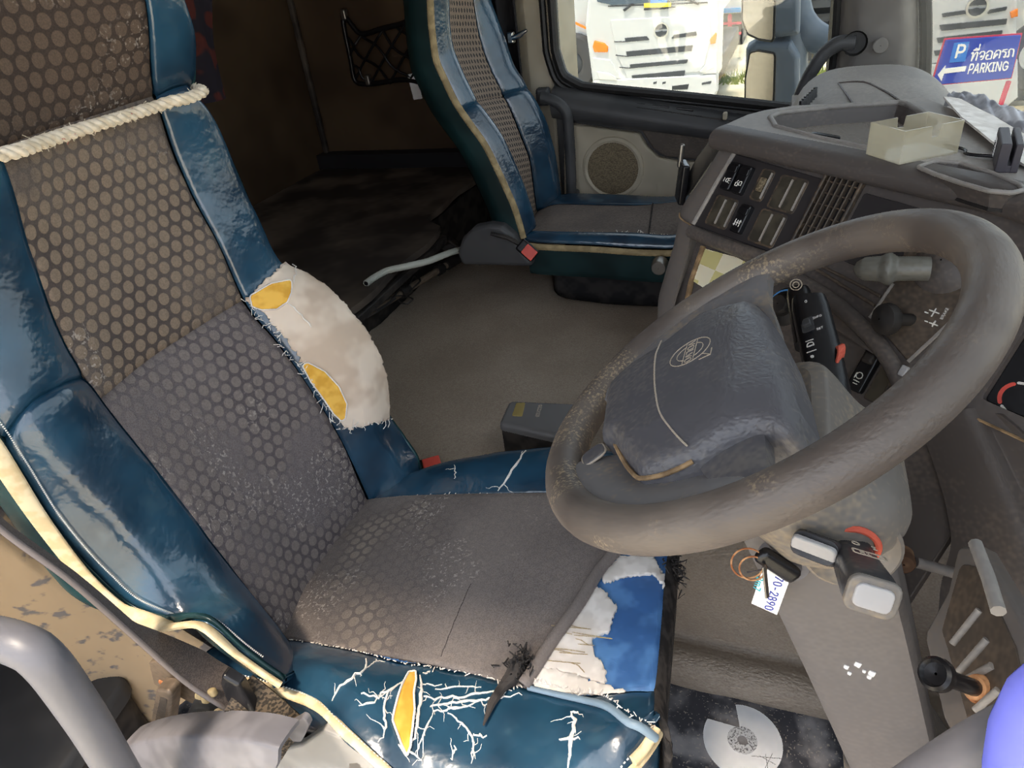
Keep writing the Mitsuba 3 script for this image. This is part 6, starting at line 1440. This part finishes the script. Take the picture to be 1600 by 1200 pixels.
pol2('indicator_lamp', [(1420, 22), (1434, 28), (1439, 36), (1437, 42), (1421, 38)], .05, 'm_orange', .015, .05, .006)
pol2('indicator_lamp', [(1576, 18), (1588, 12), (1588, 24), (1578, 27)], .05, 'm_orange', .015, .05, .004)
pol2('headlamp', [(1424, 62), (1438, 66), (1444, 78), (1440, 86), (1424, 80)], .03, 'm_lamp', .012, .06, .006)
pol2('bumper', [(1408, 95), (1450, 98), (1560, 100), (1588, 90), (1588, 150), (1570, 165), (1420, 170), (1408, 140)], .05, 'm_truck_white', .02, .05, .02)
pol2('fog_slot', [(1425, 108), (1446, 110), (1446, 117), (1425, 116)], .02, 'm_truck_grey', .003, .10, .003)
wheel('white_truck_001__wheel', ony(1622, 85, 11.6), .46, .3)
# parking sign
PSg = thing('parking_sign', 'blue parking sign with a white arrow standing in front of the second truck', 'sign')
SY = 9.4
SG = Plane((0, SY, 0), (1, 0, 0), (0, 0, 1)); sg = lambda pts, o=0.: np.array([SG.px(x, y, o) for x, y in pts])
board = sg([(1478, 63), (1596, 55), (1580, 122), (1457, 133)])
add('parking_sign__board', put(prism(round_poly(board, .01), .03, .004, -.03), SG), 'm_sign_blue', 30)
add('parking_sign__red_frame', put(prism(inset(ccw(board), -.014), .02, .0, -.055), SG), 'm_tail_red', False, label='red frame behind the board')
for x in (1470, 1578): add('parking_sign__leg', bar(ony(x, 128, SY) + [0, .05, 0], [ony(x, 128, SY)[0] - .05, SY + .1, GZ_], .04, .04, .005), 'm_tail_red')
pb_ = sg([(1491, 67), (1515, 65), (1508, 96), (1483, 98)], .002)
add('parking_sign__symbol_panel', put(prism(pb_, .004, .0, .001), SG), 'm_sign_light', False, label='light blue square with a white P')
def affine_text(mesh, quad, w=.005):
    """lays lettering of its own bounding box into the quad (tl, tr, br, bl) of the board plane"""
    b = mesh.bounds; v = mesh.vertices; s = (v[:, 0] - b[0, 0]) / (b[1, 0] - b[0, 0]); t = (v[:, 1] - b[0, 1]) / (b[1, 1] - b[0, 1])
    tl, tr, br, bl = quad
    P = (1 - t)[:, None] * ((1 - s)[:, None] * bl + s[:, None] * br) + t[:, None] * ((1 - s)[:, None] * tl + s[:, None] * tr)
    m = mesh.copy(); m.vertices = np.c_[P, v[:, 2] - b[0, 2] + w]; return put(m, SG)
add('parking_sign__letter_p', affine_text(meshkit.text_mesh('P', .2, .004, True), sg([(1497, 69), (1511, 68), (1506, 90), (1491, 91)])), 'm_white_paper', False)
add('parking_sign__parking', affine_text(meshkit.text_mesh('PARKING', .15, .004, True), sg([(1516, 99), (1577, 95), (1574, 110), (1511, 116)])), 'm_white_paper', False, label='white PARKING lettering')
add('parking_sign__arrow', put(prism(sg([(1465, 117), (1478, 101), (1477, 107), (1510, 103), (1508, 111), (1475, 115), (1471, 127)]), .004, .0, .001), SG), 'm_white_paper', False, label='white arrow pointing left')
def cwl(*p): return np.array(p, float)
loop = lambda x, y, r=.07: np.stack([x + r * np.cos(np.linspace(0, 6.3, 13)), y + r * np.sin(np.linspace(0, 6.3, 13))], 1)
TH_ = []
def th_add(x, *ln):
    for l in ln: TH_.append(np.asarray(l) + [x, 0])
th_add(0, loop(.07, .9), cwl((.14, .9), (.14, 0), (.14, .1), (.34, .85), (.46, .97), (.56, .85), (.56, 0)))
th_add(0, cwl((.12, 1.2), (.34, 1.42), (.58, 1.2), (.12, 1.2)), cwl((.58, 1.2), (.58, 1.45)), cwl((.58, 1.6), (.58, 1.85)))
th_add(.72, cwl((.02, .72), (.12, .94), (.30, 1.0), (.46, .88), (.50, .6), (.42, .06), (.30, .02)), loop(.24, .40))
th_add(1.36, cwl((.02, .72), (.14, .95), (.32, 1.0), (.52, .85), (.56, .5), (.54, 0), (.12, 0), (.06, .2), (.08, .38)), loop(.14, .46))
th_add(2.08, cwl((.06, 0), (.04, .6), (.16, .92), (.34, 1.0), (.52, .88), (.56, .6), (.56, 0)), cwl((.06, 0), (.22, .36)), loop(.27, .44))
th_add(2.78, cwl((.02, .72), (.08, .95), (.40, .98), (.40, .98)), cwl((.06, .8), (.38, .62), (.38, .14)), loop(.32, .08))
th_add(3.32, cwl((.02, .66), (.10, .72), (.06, .84), (.22, 1.0), (.46, .9), (.52, .6), (.52, 0)), cwl((.10, .66), (.14, .14)), loop(.08, .08))
thm = merge([trimesh.creation.extrude_polygon(g_, .004, engine='earcut') for l in TH_ for g_ in [LineString(l).buffer(.065, quad_segs=2)]])
add('parking_sign__thai_lettering', affine_text(thm, sg([(1521, 69), (1589, 64), (1583, 89), (1514, 96)])), 'm_white_paper', False, label='white Thai lettering')
# lorries farther back
FB_ = thing('flatbed_truck', 'dark truck body with blue stripe and red bars behind the wing mirror', 'truck')
block('flatbed_truck__panel', [(1122, -30), (1122, 22), (1160, 20), (1160, -30)], 19.0, 19.3, 'm_truck_white')
block('flatbed_truck__stripe', [(1121, 14), (1121, 21), (1158, 19), (1158, 12)], 18.95, 19.0, 'm_tail_blue')
block('flatbed_truck__body', [(1122, 22), (1122, 80), (1160, 78), (1160, 20)], 19.1, 21.0, 'm_truck_dark')
for y in (36, 52): block('flatbed_truck__bar', [(1122, y), (1122, y + 3.5), (1158, y + 2), (1158, y - 1.5)], 19.0, 19.1, 'm_tail_red')
block('flatbed_truck__post', [(1137, 22), (1137, 66), (1143, 66), (1143, 22)], 19.0, 19.08, 'm_tail_red')
LB = thing('lattice_trailer', 'dark grey stacked trailer frames beyond the wing mirror arm', 'trailer')
for k in range(5): block('lattice_trailer__frame', [(1255, -20 + 22 * k), (1255, -8 + 22 * k), (1312, -12 + 22 * k), (1312, -24 + 22 * k)], 16.0, 18.0, ['m_truck_dark', 'm_truck_grey'][k % 2])
block('lattice_trailer__post', [(1262, -20), (1262, 95), (1268, 95), (1268, -20)], 15.8, 16.0, 'm_truck_grey')
gr = []
rg_ = np.random.default_rng(31)
for k in range(700):
    x = rg_.uniform(-2.5, 1.2); y = rg_.uniform(14.2, 14.9) ; h_ = rg_.uniform(.06, .22)
    gr.append(np.array([[x, y, GZ_], [x + .03, y, GZ_], [x + rg_.normal(0, .04), y, GZ_ + h_]]))
gv = np.vstack(gr); add('grass', tm(gv, np.arange(len(gv)).reshape(-1, 3)), 'm_grass', False, 'short green grass along the edge of the yard', 'grass', kind='stuff')
# wing mirrors
def mirror(key, YM, face, body, label):
    thing(key, label, 'wing mirror')
    F = Plane((0, YM, 0), (1, 0, 0), (0, 0, 1)); P = np.array([F.px(*a) for a in body])
    add(key + '__housing', put(prism(round_poly(P, .012), .10, .02, -.10), F), 'm_mirror_body', 40)
    f = np.array([F.px(*a) for a in face])
    f = np.c_[f[:, 0] * 1.38 - f[:, 0].mean() * .38, f[:, 1]]
    M = Plane(F(f.mean(0), .062), (.71, -.71, 0), (0, .05, 1))
    add(key + '__glass', put(prism(round_poly(f - f.mean(0), .012), .004, .001), M), 'm_mirror', 30, label='mirror glass')
    add(key + '__glass_rim', tube(M(round_poly(f - f.mean(0), .012), .002), .004, 6, closed=True), 'm_seal', 60)
mirror('wing_mirror', 2.50, [(1160, -60), (1162, 30), (1172, 50), (1190, 55), (1214, 55), (1214, -60)], [(1158, -60), (1160, 35), (1172, 56), (1216, 60), (1250, 55), (1252, -60)], 'upper wing mirror with a grey housing outside the passenger window')
mirror('wing_mirror_001', 2.50, [(1172, 80), (1185, 75), (1213, 75), (1213, 215), (1168, 215), (1166, 120)], [(1165, 75), (1180, 66), (1236, 66), (1250, 90), (1250, 215), (1164, 215)], 'lower wing mirror with a grey housing under the upper one')
arm = [ony(x, y, 2.62) for x, y in [(1240, -60), (1246, 20), (1262, 48), (1290, 66), (1330, 80)]]
MA = thing('mirror_arm', 'blue grey bracket carrying both wing mirrors', 'bracket')
add('mirror_arm__arm', tube(arm, .045, 12, 30), 'm_mirror_body', 60)
add('mirror_arm__post', tube([ony(x, y, 2.62) for x, y in [(1238, -60), (1236, 60), (1238, 140), (1240, 240)]], .05, 12, 30), 'm_mirror_body', 60)
